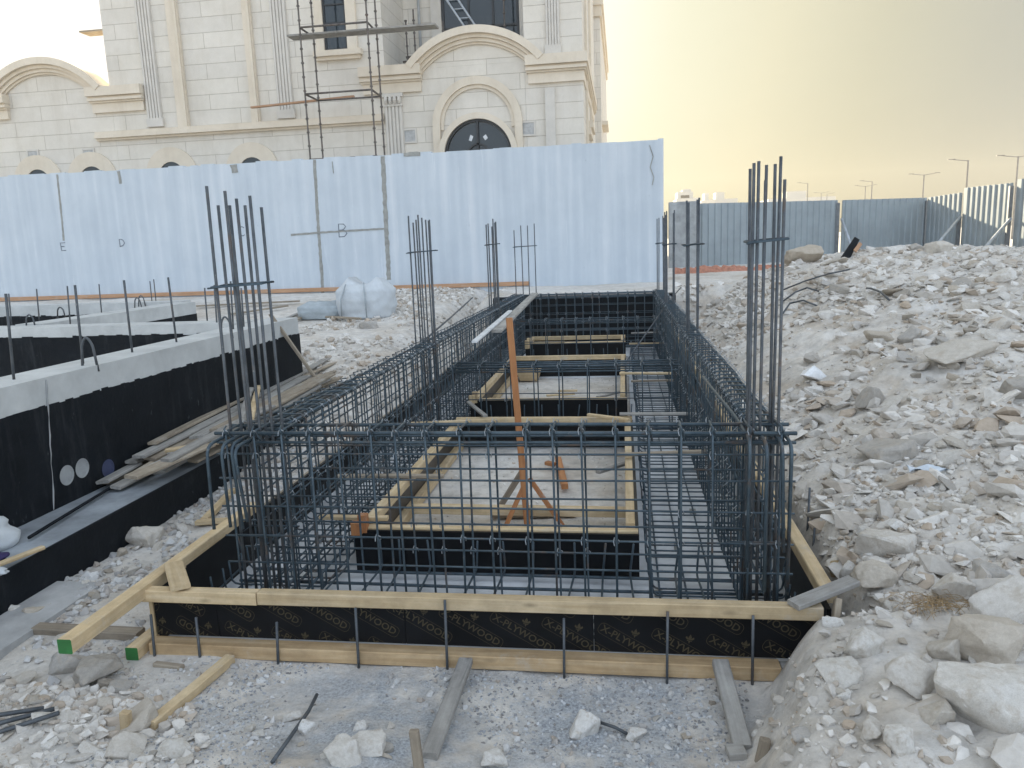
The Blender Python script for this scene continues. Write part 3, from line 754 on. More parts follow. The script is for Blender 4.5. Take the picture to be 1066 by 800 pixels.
for lab, px, yt, yb, w, m, lean in (('short pine peg behind the left strut foot', 131, 742, 763, .038, PINE, .01), ('split wooden peg standing beside the middle grey strut', 438, 762, 802, .032, OLDW, -.015), ('leaning brown wooden peg at the foot of the right strut', 787, 770, 793, .035, OLDW, .03)):
    f = G(px, yb); h_ = (yb-yt)*depth(f)/F*1.12
    timber('timber_peg', (f.x, f.y, f.z-.08), (f.x+lean, f.y, f.z+h_), w, w*.8, m, upv=(0, 1, 0), label=lab, cat='peg')
strut('timber_board', (757, 694), (808, 694), .045, .035, GREYW, 'short grey board lying on gravel at the right end of the front rail', up_=.015)
strut('timber_board', (752, 705), (770, 768), .06, .03, OLDW, 'dusty board half hidden under the right strut', up_=.005)
strut('timber_board', (38, 658), (147, 663), .07, .04, OLDW, 'old brown board lying on the ground under the green-ended rail', up_=.012)
strut('timber_board', (162, 694), (190, 697), .03, .02, OLDW, 'thin short stick on the ground at the front left formwork corner', up_=.008)
strut('timber_board', (757, 788), (775, 787), .06, .035, GREYW, 'pale block lying between the right strut and peg', up_=.01)
timber('timber_board', gz(205, 549, .03), gz(236, 547, .03), .05, .03, PINE, label='short pine crosspiece on the ground outside the left formwork', cat='timber')
timber('timber_board', gz(213, 547, .03), gz(243, 515, .03), .05, .04, PINE, label='pine side peg board running beside the left formwork', cat='timber')
timber('timber_board', gz(105, 583, .05), gz(146, 556, .06), .03, .10, OLDW, label='board on edge beside the footing near a pale stone', cat='board')
strut('timber_board', (0, 690), (62, 640), .05, .05, GREYW, 'grey edging board along the narrow concrete path at far left', up_=.02) if False else None
# rods lying at lower left and on the gravel
for i, (a, b2, lab) in enumerate([((0, 757), (47, 746), 'upper of the three bars lying in the bottom left corner'), ((0, 762), (58, 747), 'middle of the three bars lying in the bottom left corner'), ((0, 769), (63, 752), 'lowest of the three bars lying in the bottom left corner')]):
    p, q = gz(*a, .02+.012*(2-i)), gz(*b2, .035); e = (p-q).normalized()*.9
    rod('loose_bar', [p+e, p, q], .009, STEELL, label=lab, cat='rebar')
p = [gz(284, 797, .012), gz(305, 770, .02), gz(322, 748, .03), gz(331, 736, .05)]
rod('loose_bar', p, .008, STEELL, label='single dark bar lying on the gravel among pale stones at bottom', cat='rebar')

# ------------------------------------------------------------------ foundation beams on the left
XBF = -3.60
fd = thing('foundation_beam', 'long concrete foundation beam with white top band and black bitumen face, pipe holes near the front', 'foundation beam', (XBF, 4, 0))
mb = MB()
mb.box(XBF-.35, XBF, 1.0, 8.15, .893, 1.085)
mb.build('top_band', CONC, fd)
def bit_face(mb, x, y0, y1, z0, z1, holes):
    pass
mb = MB(); mb.box(XBF-.345, XBF+.006, 1.0, 8.156, -.1, .905)
# ragged painted edge of the coating
rr = random.Random(3); y = 1.0; prev = .9
while y < 8.15:
    d_ = rr.uniform(.02, .09); z = .903+rr.uniform(.0, .018)
    mb.box(XBF-.01, XBF+.0055, y, min(y+d_, 8.156), .88, z); y += d_
mb.build('bitumen_coat', BIT, fd)
mb = MB(); mb.tube([(XBF+.004, 4.30-.1*t_/14+random.uniform(-.004, .004), 1.07-.82*t_/14) for t_ in range(15)], [random.uniform(.003, .008) for _ in range(15)], 5); mb.build('mortar_seam', CONCG, fd)
for px, py in ((69, 495), (85, 487.5), (112, 488)):
    q = atx(px, py, XBF+.006)
    mb = MB(); n = 20; ro, ri = .066, .058
    mb2 = [(XBF+.012, q.y+ro*math.cos(2*math.pi*k/n), q.z+ro*math.sin(2*math.pi*k/n)) for k in range(n)]
    inn = [(XBF+.012, q.y+ri*math.cos(2*math.pi*k/n), q.z+ri*math.sin(2*math.pi*k/n)) for k in range(n)]
    bk_ = [(XBF+.0075, q.y+ri*math.cos(2*math.pi*k/n), q.z+ri*math.sin(2*math.pi*k/n)) for k in range(n)]
    mb.add(mb2+inn+bk_, [[k, (k+1) % n, n+(k+1) % n, n+k] for k in range(n)]+[[n+k, n+(k+1) % n, 2*n+(k+1) % n, 2*n+k] for k in range(n)], 0)
    mb.add(bk_, [list(range(n))], 0)
    mb.build('pipe_hole', CONCG if px < 100 else m_plain('blue_grey_pipe', (.05, .06, .12), .6), fd)
# strip footing under it
mb = MB(); mb.box(-3.594, -3.15, 1.0, 8.4, -.1, .245, 0)
ft = thing('strip_footing', 'low strip footing with grey top and black coated side left of the gravel', 'footing', (-3.4, 4, 0))
mb.build('footing_top', m_plain('dusty_grey_concrete', (.27, .295, .32), .85, 0, .4, 2.5, .3), ft)
mb = MB(); mb.box(-3.15, -3.144, 1.0, 8.4, -.1, .247); mb.box(-3.165, -3.15, 1.0, 8.4, .2455, .248)
mb.build('bitumen_coat', BIT, ft)
def beam(label, x0, x1, y0, y1, ztop, band):
    t = thing('foundation_beam', label, 'foundation beam', ((x0+x1)/2, y0, 0))
    mb = MB(); mb.box(x0, x1, y0, y1, ztop-band, ztop); mb.build('top_band', CONC, t)
    mb = MB(); mb.box(x0+.004, x1+.005, y0-.005, y1, -.1, ztop-band+.008)
    y = x0
    while y < x1:
        d_ = random.uniform(.03, .12); mb.box(y, min(y+d_, x1), y0-.0045, y0+.01, ztop-band-.02, ztop-band+random.uniform(.008, .03)); y += d_
    mb.build('bitumen_coat', BIT, t)
beam('second foundation beam crossing to the left behind the near one', -14, -3.96, 7.62, 7.95, 1.09, .125)
beam('third foundation beam running back at the far left', -6.95, -6.60, 7.96, 11.2, 1.10, .19)
beam('farthest foundation beam below the white wall at left', -14, -7.0, 11.4, 11.75, 1.10, .19)
# starter bars and hairpins standing on the beams
ordn = 0
for px, yb, yt, y in [(15,400,306,4.1),(87,383,297,5.0),(138,370,292,5.6),(184,358,289,6.4),(243,345,293,7.2),(254,342,300,7.5)]:
    b2 = atx(px, yb, XBF-.17); tp = aty(px-9 if px < 220 else px-3, yt, b2.y)
    ordn += 1
    rod('starter_bar', [Vector((b2.x, b2.y, 1.06)), tp], .0085, STEELL, label=f"single thin starter bar on the near white-topped beam, number {['one','two','three','four','five','six'][ordn-1]} from the left", cat='rebar')
for k, (px, yb, yt) in enumerate([(11,338,306),(40,333,301),(72,335,298),(105,324,296),(162,312,291),(158,314,293),(215,330,300),(225,336,297)]):
    b2 = atz(px, yb, 1.09); tp = aty(px-2, yt, b2.y)
    rod('starter_bar', [Vector((b2.x, b2.y, .9)), tp], .0085, STEELL, label='thin starter bar on one of the rear foundation beams', cat='rebar', group='starter bars on rear foundation beams')
for k, (px, yb, hh, lab) in enumerate([(92, 380, .20, 'grey hairpin bar loop on the near white-topped beam'), (235, 347, .16, 'hairpin loop at the far end of the near white-topped beam'), (31, 339, .13, 'hairpin loop at the left end of the second beam'), (63, 329, .12, 'lone hairpin loop on the third beam'), (143, 318, .12, 'left loop of the hairpin pair on the third beam'), (147, 316, .13, 'right loop of the hairpin pair on the third beam')]):
    b2 = atz(px, yb, 1.09)
    pts = [b2+Vector((-.05, 0, -.05)), b2+Vector((-.03, 0, hh*.7)), b2+Vector((0, .01, hh)), b2+Vector((.035, .02, hh*.7)), b2+Vector((.055, .02, -.05))]
    rod('hairpin_bar', bend(pts, .03, 3), .009, STEELL, label=lab, cat='rebar')

# pile of boards on the footing
bd = [((108, 503), (232, 446), OLDW, .09, .28), ((120, 508), (240, 450), GREYW, .08, .28), ((106, 503), (142, 483), GREYW, .10, .31), ((124, 475), (230, 425), OLDW, .07, .33),
      ((136, 482), (330, 395), GREYW, .10, .35), ((155, 478), (250, 430), OLDW, .10, .37), ((140, 495), (162, 482), OLDW, .08, .34), ((165, 492), (300, 420), GREYW, .10, .30), ((178, 474), (325, 412), GREYW, .07, .36),
      ((190, 468), (330, 400), OLDW, .09, .40), ((205, 455), (318, 392), GREYW, .12, .43), ((172, 469), (228, 461), PINE, .05, .43), ((200, 480), (310, 425), OLDW, .08, .30), ((250, 440), (262, 405), GREYW, .05, .50), ((262, 436), (268, 402), PINE, .05, .52),
      ((225, 448), (335, 390), OLDW, .10, .46), ((240, 452), (330, 402), GREYW, .09, .42)]
for k in range(26):
    t_ = k/26; px = 135+160*random.random(); py = 490-(px-135)*.50+random.uniform(-16, 12); L_ = random.uniform(50, 110)
    bd.append(((px, py), (px+L_, py-L_*.47+random.uniform(-6, 6)), random.choice([OLDW, GREYW]), random.uniform(.07, .12), .30+.007*k))
for i, (a, b2, m, w, z) in enumerate(bd):
    p, q = atz(*a, z), atz(*b2, z+.02)
    lim = -2.6
    d_ = (q-p)
    if d_.length > 2.6: q = p+d_.normalized()*2.6
    lab = {2: 'short grey board at the front end of the board pile beside the pipe holes', 11: 'pale pine strip lying across the board pile on the footing', 13: 'grey offcut standing tilted on the board pile', 14: 'pale offcut standing tilted on the board pile'}.get(i)
    timber('timber_board', p, q, w, .022, m, warp=.006, label=lab or 'weathered board in the pile stacked on the strip footing', cat='board', group=None if lab else 'boards piled on the strip footing', upv=(random.uniform(-.15, .15), random.uniform(-.1, .1), 1))
rod('loose_bar', [atz(30, 560, .27), atz(120, 505, .27), atz(232, 462, .3)], .01, BIT, label='long black pipe lying on the footing against the bitumen face', cat='pipe')
timber('timber_board', aty(281, 327, 7.7), atz(338, 407, .33), .035, .03, OLDW, label='thin board leaning steeply against the end of the near beam', cat='board', upv=(0, 1, 0))
timber('timber_board', atz(-12, 592, .28), atz(45, 570, .28), .035, .02, PINE, label='thin pale lath lying on the footing at the left edge', cat='board')

# ------------------------------------------------------------------ soft bodies: sacks, boulders, scraps
def blob(name, c, size, m, seed=0, amp=.12, freq=2.2, sub_=4, squash=.0, crease=0, rotz=0, flat=None, **tags):
    bm = bmesh.new(); bmesh.ops.create_icosphere(bm, subdivisions=sub_, radius=1)
    for v in bm.verts:
        p = v.co.copy(); s_ = 1+amp*mnoise.noise(p*freq+Vector((seed*7.1, seed*3.3, 0)))*1.6
        if crease: s_ += crease*abs(mnoise.noise(Vector((p.x*5+seed, p.y*5, p.z*1.2))))
        q = p*s_
        k = 1-squash
        q = Vector((math.copysign(abs(q.x)**k, q.x), math.copysign(abs(q.y)**k, q.y), math.copysign(abs(q.z)**k, q.z)))
        if flat is not None: q.z = max(q.z, flat)
        v.co = Vector((q.x*size[0], q.y*size[1], q.z*size[2]))
    me = bpy.data.meshes.new(name); bm.to_mesh(me); bm.free(); me.materials.append(m); me.shade_smooth()
    o = link(name, me); o.location = c; o.rotation_euler = (0, 0, rotz); tag(o, **tags); return o
pb = G(383, 330); s_ = depth(pb)/F
bag = thing('bulk_bag', 'large white bulk bag standing before the wall, folded top', 'bulk bag', pb)
def bagmesh(name, w, d, h, m, parent, seed, mats):
    n, k = 40, 22; mb = MB(); vs = []
    for i in range(k+1):
        t = i/k; z = h*t
        for j in range(n):
            a = 2*math.pi*j/n; c_, s2 = math.cos(a), math.sin(a)
            e = .55; x = math.copysign(abs(c_)**e, c_); y = math.copysign(abs(s2)**e, s2)
            bul = 1+.10*math.sin(math.pi*min(t*1.1, 1))-.35*max(0, t-.72)/.28
            f = 1+.05*mnoise.noise(Vector((a*2.2+seed, t*5, seed)))+.045*mnoise.noise(Vector((a*7, t*2.0, seed+4)))*(t+.3)
            zz = z+.10*h*mnoise.noise(Vector((c_*1.7+seed, s2*1.7, 2)))*t
            zz += (.20*h*(abs(math.cos(a+.25))**2-.55)*max(0, t-.72)/.28 if seed == 1 else 0)
            vs.append((x*w/2*bul*f, y*d/2*bul*f, zz))
    vs.append((0, 0, h*(.80 if seed == 1 else .93)))
    fs = [[i*n+j, i*n+(j+1) % n, (i+1)*n+(j+1) % n, (i+1)*n+j] for i in range(k) for j in range(n)]+[[k*n+j, k*n+(j+1) % n, len(vs)-1] for j in range(n)]+[list(range(n))[::-1]]
    mb.add(vs, fs); o = link(name, mb.mesh(name, mats, True), parent); return o
bagmesh('sack_body', 53*s_, .7, 38*s_, SACK, bag, 1, SACK)
mb = MB(); mb.tube([(-.3, -.4, .02), (-.29, -.42, 20*s_), (-.22, -.33, 35*s_)], .012, 5); mb.tube([(.12, -.41, .02), (.12, -.43, 20*s_), (.08, -.34, 36*s_)], .012, 5)
link('strap', mb.mesh('strap', [SACKG], True), bag)
pb2 = G(338, 331)
o = bagmesh('grey_sack', 46*depth(pb2)/F, .6, 17*depth(pb2)/F, SACKG, None, 5, SACKG); o.location = pb2; tag(o, label='slumped grey sack left of the white bulk bag', cat='sack')
q = atz(-2, 565, .30); blob('white_sack', (q.x-.13, q.y+.02, .31), (.15, .20, .10), SACK, 3, .2, 1.5, 4, .1, .08, label='crumpled white sack on the footing at the left edge', cat='sack')
q = atz(4, 578, .28); blob('dark_rag', (q.x-.04, q.y-.02, .275), (.07, .05, .025), PURPLE, 2, .3, 2, 3, label='small dark purple rag under the white sack', cat='rag')
q = atz(2, 588, .28); blob('plastic_scrap', (q.x, q.y-.05, .262), (.07, .04, .018), SACK, 8, .3, 2, 3, label='small white plastic scrap beside the thin lath on the footing', cat='scrap')
# wood litter in front of the white wall at left of the sacks
for a, b2, m, lab in [((308, 336), (350, 318), OLDW, 'pale stick slanting beside the grey sack'), ((318, 331), (375, 336), OLDW, 'long brown board lying in front of the sacks'), ((205, 321), (312, 317), OLDW, 'low brown board lying before the wall behind the beams'), ((300, 334), (325, 324), GREYW, 'grey stick on the earth left of the grey sack'), ((240, 330), (300, 322), OLDW, 'dark board on the earth behind the near beam end')]:
    timber('timber_board', gz(*a, .04), gz(*b2, .06), .07, .03, m, label=lab, cat='board')

# ------------------------------------------------------------------ stones
def rock_bm(seed, flatness=1.0, npts=16, rough=.06, detail=1, elong=1.0):
    r = random.Random(seed); bm = bmesh.new()
    for _ in range(npts):
        p = Vector((r.gauss(0, 1), r.gauss(0, 1), r.gauss(0, 1))).normalized()
        e = .72
        p = Vector((math.copysign(abs(p.x)**e, p.x), math.copysign(abs(p.y)**e, p.y), math.copysign(abs(p.z)**e, p.z)))*r.uniform(.82, 1.12)
        bm.verts.new((p.x*elong, p.y, p.z*flatness))
    res = bmesh.ops.convex_hull(bm, input=bm.verts[:])
    bmesh.ops.delete(bm, geom=[v for v in bm.verts if not v.link_faces], context='VERTS')
    bmesh.ops.dissolve_limit(bm, angle_limit=R(14), verts=bm.verts[:], edges=bm.edges[:])
    if detail:
        bmesh.ops.bevel(bm, geom=bm.edges[:], offset=.045, segments=1, affect='EDGES', clamp_overlap=True)
        bmesh.ops.triangulate(bm, faces=bm.faces[:])
        for _ in range(detail):
            bmesh.ops.subdivide_edges(bm, edges=[e for e in bm.edges if e.calc_length() > .12], cuts=1, use_grid_fill=True)
            bmesh.ops.triangulate(bm, faces=bm.faces[:])
        for v in bm.verts:
            n1 = mnoise.fractal(v.co*2.1+Vector((seed, seed*.7, 0)), .8, 2.0, 4)
            v.co += v.co.normalized()*rough*n1
    return bm
def rock_mesh(name, seed, m, **k):
    bm = rock_bm(seed, **k); me = bpy.data.meshes.new(name); bm.to_mesh(me); bm.free(); me.materials.append(m)
    if k.get('detail', 1) >= 2:
        me.shade_smooth()
        try: me.set_sharp_from_angle(angle=R(32))
        except Exception: pass
    return me
HV = {}
def heromesh(seed, m, flat, elong):
    return rock_mesh('boulder', seed, m, flatness=flat, npts=15, rough=.075, detail=3, elong=elong)
hero = [ # bbox in the photograph, material, flatness, tilt, label
 ((976,690,1085,772), ROCKW, .62, (.25,.30,-.3), 'largest pale boulder in the lower right corner'),
 ((990,642,1080,705), ROCKW, .85, (.0,.15,.5), 'white pointed boulder directly above the largest lower right boulder'),
 ((1018,608,1090,668), ROCK, .8, (.2,-.3,.3), 'grey boulder cut by the right edge above the white pointed one'),
 ((926,678,984,736), ROCK, .45, (.5,.45,-.9), 'tilted slab leaning left of the two large lower right boulders'),
 ((878,656,920,696), ROCKW, .7, (.1,.2,.4), 'white blocky stone on the bank in front of the flat wedge'),
 ((854,690,902,717), ROCKW, .38, (.1,.0,.2), 'flat white wedge stone at the edge of the bank'),
 ((956,730,998,763), ROCKW, .7, (.2,.1,.1), 'white stone tucked below the tilted slab'),
 ((920,762,962,788), ROCKW, .6, (.2,.0,.5), 'white stone lowest on the right bank near the bottom edge'),
 ((898,748,930,778), ROCK, .7, (.0,.2,.9), 'rounded stone left of the lowest white bank stone'),
 ((964,658,1006,694), ROCK, .8, (.3,.0,1.3), 'stone wedged left of the white pointed boulder'),
 ((888,590,938,616), ROCKW, .5, (.05,.05,.1), 'white slab lying by the corner behind the formwork'),
 ((873,585,893,610), ROCKW, .9, (.0,.0,.7), 'small white block touching the left end of the white slab'),
 ((893,551,964,590), ROCK, .35, (-.1,.1,.1), 'broad undercut slab above the white slab on the bank'),
 ((970,600,1020,637), ROCK, .7, (.0,.35,.6), 'rounded brownish boulder above the dry straw'),
 ((1014,586,1050,616), ROCKG, .8, (.1,.1,.2), 'brownish grey block right of the boulder above the straw'),
 ((896,454,952,488), ROCKG, .55, (.0,-.2,.25), 'smooth grey oval boulder in the middle of the slope'),
 ((1044,392,1090,422), ROCKG, .8, (.0,.1,.1), 'grey boulder cut by the right edge mid slope'),
 ((892,402,924,434), ROCKG, .75, (.3,.1,.8), 'upright grey-brown block on the slope left of the leaning thin slab'),
 ((915,408,946,432), ROCK, .25, (.1,-.6,.3), 'thin slab leaning on the upright block'),
 ((970,352,1036,382), ROCK, .3, (.1,-.15,.1), 'widest flat slab in the upper rubble'),
 ((935,340,968,366), ROCKG, .7, (.2,.2,.9), 'grey block left of the widest upper slab'),
 ((900,338,942,362), ROCK, .35, (.2,.1,.2), 'pale slab left of the grey block in the upper rubble'),
 ((1020,318,1060,350), ROCK, .4, (.1,-.3,.4), 'pale tilted slab high on the slope near the right edge'),
 ((1028,276,1062,300), ROCKW, .4, (.1,-.4,.2), 'white slab on the upper slope below the fence'),
 ((818,252,858,284), ROCK, 1.0, (.0,.0,.1), 'large rounded grey boulder at the left end of the rubble crest'),
 ((964,250,992,268), ROCKW, .8, (.0,.1,.3), 'pale boulder topping the crest before the fence corner'),
 ((985,254,1006,270), ROCK, .8, (.0,.1,1.3), 'smaller stone beside the pale crest boulder'),
 ((924,255,946,268), ROCKW, .6, (.0,.1,.2), 'pale flat stone on the crest left of the fence corner'),
 ((945,254,962,266), ROCKG, .7, (.0,.2,.2), 'grey stone on the crest between two pale ones'),
 ((585,738,624,778), ROCKW, .8, (.2,.25,.7), 'large lone white stone on grey gravel in front of formwork'),
 ((362,764,404,790), ROCKW, .65, (.0,.1,.2), 'broad white stone at bottom, left of middle strut'),
 ((332,772,380,806), ROCKW, .7, (.2,.4,-.3), 'white stone cut by the bottom edge, left of middle strut'),
 ((48,676,90,708), ROCKG, .8, (.1,.0,.4), 'grey-brown boulder left of the wedge rock at lower left'),
 ((76,682,124,722), ROCKG, .85, (.2,.3,1.1), 'tall wedge rock at lower left before the formwork corner'),
 ((128,549,168,575), ROCK, .62, (.0,.1,.1), 'largest pale stone in the gravel beside the footing'),
 ((120,570,132,584), ROCK, .8, (.0,.1,.1), 'small round stone below the largest pale stone by the footing'),
 ((164,768,196,797), ROCKW, .8, (.1,.2,.2), 'bright white stone near the bottom edge below the left strut'),
 ((95,740,160,772), ROCK, .4, (.1,-.2,.6), 'flat grey slab in the rubble near the short pine peg'),
 ((110,768,150,795), ROCK, .7, (.1,.2,.2), 'pale stone in the lower left rubble below the flat slab'),
 ((310,752,330,770), ROCKW, .7, (.1,.1,.3), 'white stone right of the single dark bar'),
 ((254,752,266,766), ROCK, .7, (.0,.1,.4), 'left stone of the small pair on bare sand'),
 ((262,760,276,772), ROCKW, .6, (.0,.1,.4), 'right stone of the small pair on bare sand'),
 ((292,744,314,756), ROCKW, .6, (.0,.1,.1), 'white stone left of the single dark bar'),
 ((365,752,383,764), ROCKW, .7, (.0,.1,.3), 'small stone just above the broad white stone'),
 ((395,774,410,788), ROCKG, .9, (.0,.1,.3), 'small grey stone touching the broad white stone'),
 ((500,790,532,812), ROCKW, .7, (.0,.1,.3), 'white stone cut by the bottom edge right of middle strut'),
 ((650,758,674,776), ROCKW, .7, (.0,.1,.3), 'white stone beside a bent bar on the gravel'),
 ((20,632,46,648), ROCKW, .7, (.0,.1,.3), 'pale stone on the path edge at far left'),
 ((8,626,30,646), ROCKW, .7, (.0,.1,.9), 'white stone against the footing at far left'),
 ((98,708,118,722), ROCKG, .8, (.0,.1,.3), 'blue-grey stone at the foot of the wedge rock'),
 ((112,712,136,724), ROCKG, .7, (.2,.1,.3), 'second blue-grey stone right of the wedge rock'),
 ((96,728,118,742), ROCKW, .7, (.0,.1,.3), 'white stone below the wedge rock'),
 ((372,334,394,346), ROCKG, .6, (.0,.1,.2), 'brown stone on the earth in front of the white bulk bag'),
 ((803,718,815,738), ROCK, 1.0, (.0,.1,.3), 'upright stone standing alone in the pit right of the strut'),
]
for i, ((x0, y0, x1, y1), m, flat, tilt, lab) in enumerate(hero):
    cxp, cyp = (x0+x1)/2, (y0+y1)/2+(y1-y0)*.18
    g = G(cxp, min(cyp, 799 if cyp > 799 else cyp)); dd = depth(g); w = (x1-x0)*dd/F; h = (y1-y0)*dd/F
    me = heromesh(100+i, m, flat, 1.12)
    o = link('boulder' if w > .14 else 'stone', me)
    sx_ = w/2/1.08; sz = min(max(h/2/max(flat, .3)*.92, sx_*.4), sx_*1.35)
    o.scale = (sx_, sx_*.92, sz); o.rotation_euler = tilt
    o.location = (g.x, g.y+sx_*.25, g.z+sz*flat*.42)
    tag(o, lab, 'boulder' if w > .14 else 'stone')
# countable stones sampled over the picture of each area, then the uncountable small ones
VAR = [rock_mesh('stone', 300+k, ROCK, flatness=random.Random(k).choice([.35, .45, .6, .8]), npts=13, rough=.05, detail=1, elong=random.Random(k+9).uniform(1, 1.5)) for k in range(14)]
VARW = []
for me in VAR:
    c_ = me.copy(); c_.materials[0] = ROCKW; VARW.append(c_)
VARG = []
for me in VAR:
    c_ = me.copy(); c_.materials[0] = ROCKG; VARG.append(c_)
def inside(poly, x, y):
    r = False; n = len(poly)
    for i in range(n):
        (xa, ya), (xb, yb) = poly[i], poly[i-1]
        if (ya > y) != (yb > y) and x < (xb-xa)*(y-ya)/(yb-ya)+xa: r = not r
    return r
zones = [ # polygon, count, pixel size range, label, group
 ([(835,270),(1066,262),(1066,395),(960,400),(840,330)], 85, (9, 24), 'pale broken slab in the upper rubble slope under the fence', 'slabs on the upper rubble slope', (.3, .5)),
 ([(830,330),(960,400),(1066,400),(1066,590),(860,590),(835,450)], 60, (9, 24), 'pale stone on the middle of the right rubble slope', 'stones on the middle rubble slope', (.4, .8)),
 ([(850,600),(1066,600),(1066,690),(980,720),(1000,800),(830,800),(850,690)], 40, (10, 26), 'pale stone on the near right bank', 'stones on the near right bank', (.4, .8)),
 ([(0,700),(70,730),(200,770),(250,800),(0,800)], 36, (10, 26), 'pale stone in the rubble at lower left', 'stones in the lower left rubble', (.5, .9)),
 ([(45,640),(130,575),(215,520),(215,548),(150,610),(70,680)], 40, (9, 18), 'pale stone in the gravel between footing and formwork', 'stones between footing and formwork', (.5, .9)),
 ([(270,740),(520,770),(840,700),(835,800),(270,800)], 22, (7, 15), 'small pale stone on the gravel before the formwork', 'stones before the formwork', (.5, .9)),
]
for poly, cnt, (s0, s1), lab, grp, _fl in zones:
    xs = [p[0] for p in poly]; ys = [p[1] for p in poly]; k = 0; tries = 0
    while k < cnt and tries < 4000:
        tries += 1
        px, py = random.uniform(min(xs), max(xs)), random.uniform(min(ys), max(ys))
        if not inside(poly, px, py): continue
        g = G(px, min(py, 799)); w = (s0+(s1-s0)*random.random()**2.2)*depth(g)/F
        if -2.35 < g.x < .95 and 2.9 < g.y < 13: continue
        if w > .5: continue
        me = random.choice(random.choices([VAR, VARW, VARG], [.55, .3, .15])[0])
        o = link('stone', me); s_ = w/2
        o.scale = (s_*random.uniform(.9, 1.2), s_*random.uniform(.7, 1.0), s_*random.uniform(.65, 1.1))
        o.rotation_euler = (random.uniform(-.45, .45), random.uniform(-.45, .45), random.uniform(0, 6.28))
        o.location = (g.x, g.y, g.z+s_*.22); tag(o, lab, 'stone', grp); k += 1
def scatter(name, m, n, sampler, size, flatr=(.35, .9), seed=1, sink=.25):
    r = np.random.default_rng(seed); protos = []
    for k in range(10):
        bm = rock_bm(700+k+seed*20, flatness=1, npts=15, detail=0); bm.verts.index_update()
        protos.append((np.array([v.co[:] for v in bm.verts]), [[v.index for v in f.verts] for f in bm.faces])); bm.free()
    P = sampler(r, n); V = []; Fc = []; off = 0
    Z = height(P[:, 0], P[:, 1])
    S = size[0]+(size[1]-size[0])*r.random(len(P))**size[2]
    for (x, y), z, s in zip(P, Z, S):
        pv, pf = protos[r.integers(10)]
        a, b_, c_ = r.uniform(-.6, .6), r.uniform(-.6, .6), r.uniform(0, 6.28)
        Rm = np.array(Matrix.Rotation(c_, 3, 'Z') @ Matrix.Rotation(a, 3, 'X') @ Matrix.Rotation(b_, 3, 'Y'))
        fl = r.uniform(*flatr); q = (pv*np.array([r.uniform(.9, 1.4), r.uniform(.75, 1), fl])*s/2) @ Rm.T
        q += np.array([x, y, z+s*fl*sink*.5]); V.append(q); Fc += [[i+off for i in f] for f in pf]; off += len(pv)
    me = bpy.data.meshes.new(name); me.from_pydata(np.concatenate(V).tolist(), [], Fc); me.materials.append(m)
    return tag(link(name, me), kind='stuff')
def unif(x0, x1, y0, y1, cond=None, pw=1.0):
    def f(r, n):
        out = []; tot = 0
        while tot < n:
            u = r.random((n, 2)); x = x0+(x1-x0)*u[:, 0]; y = y0+(y1-y0)*u[:, 1]**pw
            p = np.stack([x, y], 1)
            k = np.ones(n, bool) if cond is None else cond(x, y, r)
            p = p[k]; out.append(p); tot += len(p)
        return np.concatenate(out)[:n]
    return f
def cl(x, y, s, th, o=0): return fbm(x+o, y, s, 3) > th
scatter('rubble', RUBBLE, 9000, unif(.75, 8.5, 2.0, 14.5, lambda x, y, r: (x > np.where(y < 2.95, .45, .98)) & (cl(x, y, 1.2, .04) | (r.random(len(x)) < .07)), 1.4), (.018, .19, 3.0), (.22, .7), 1)
scatter('rubble', RUBBLE, 15000, unif(.85, 7.5, 3.0, 13.5, lambda x, y, r: (x > .98) & (cl(x, y, .9, .0, 90) | (r.random(len(x)) < .14)), 1.6), (.010, .060, 2.2), (.3, .9), 11)
scatter('rubble', RUBBLE, 2300, unif(.45, 3.0, 1.95, 4.5, lambda x, y, r: (x > np.where(y < 2.95, .48, .98)) & (cl(x, y, .5, .06) | (r.random(len(x)) < .12))), (.008, .06, 2.8), (.35, .9), 2)
scatter('rubble', RUBBLE, 2400, unif(-3.0, -.9, 1.9, 2.7, lambda x, y, r: (x < -1.3-(y-2.1)*.9) & (cl(x, y, .4, -.1) | (r.random(len(x)) < .3))), (.008, .06, 2.4), (.4, .9), 3)
scatter('gravel', PATHG, 2600, unif(-3.14, -2.24, 2.6, 6.5, lambda x, y, r: (cl(x, y, .5, -.04)) | (r.random(len(x)) < .15), 1.2), (.008, .065, 2.6), (.5, .95), 4)
scatter('gravel', GRAVEL, 6000, unif(-1.9, .62, 2.0, 2.98, lambda x, y, r: ((fbm(x, y, .55, 4) > .05+.1*np.abs(x+.45)) | (r.random(len(x)) < .06)) & (x < .30+(y-2)*.2)), (.004, .018, 2.8), (.4, .9), 5, .0)
scatter('gravel', PATHG, 900, unif(-2.3, .62, 2.0, 2.98, lambda x, y, r: (cl(x, y, .4, .0, 30)) & (x < .30+(y-2)*.2)), (.008, .035, 2.8), (.5, .95), 6)
scatter('rubble', RUBBLE, 4000, unif(-4.8, -2.3, 6.0, 15.8, lambda x, y, r: cl(x, y, 1.0, -.10) | (y > 13.5)), (.012, .12, 2.6), (.4, .9), 7)
scatter('rubble', RUBBLE, 500, unif(-1.40, 0.0, 4.0, 10.1, lambda x, y, r: ((y < 6.5) | (y > 7.5)) & (cl(x, y, .5, .02))), (.008, .03, 2.6), (.4, .9), 8)

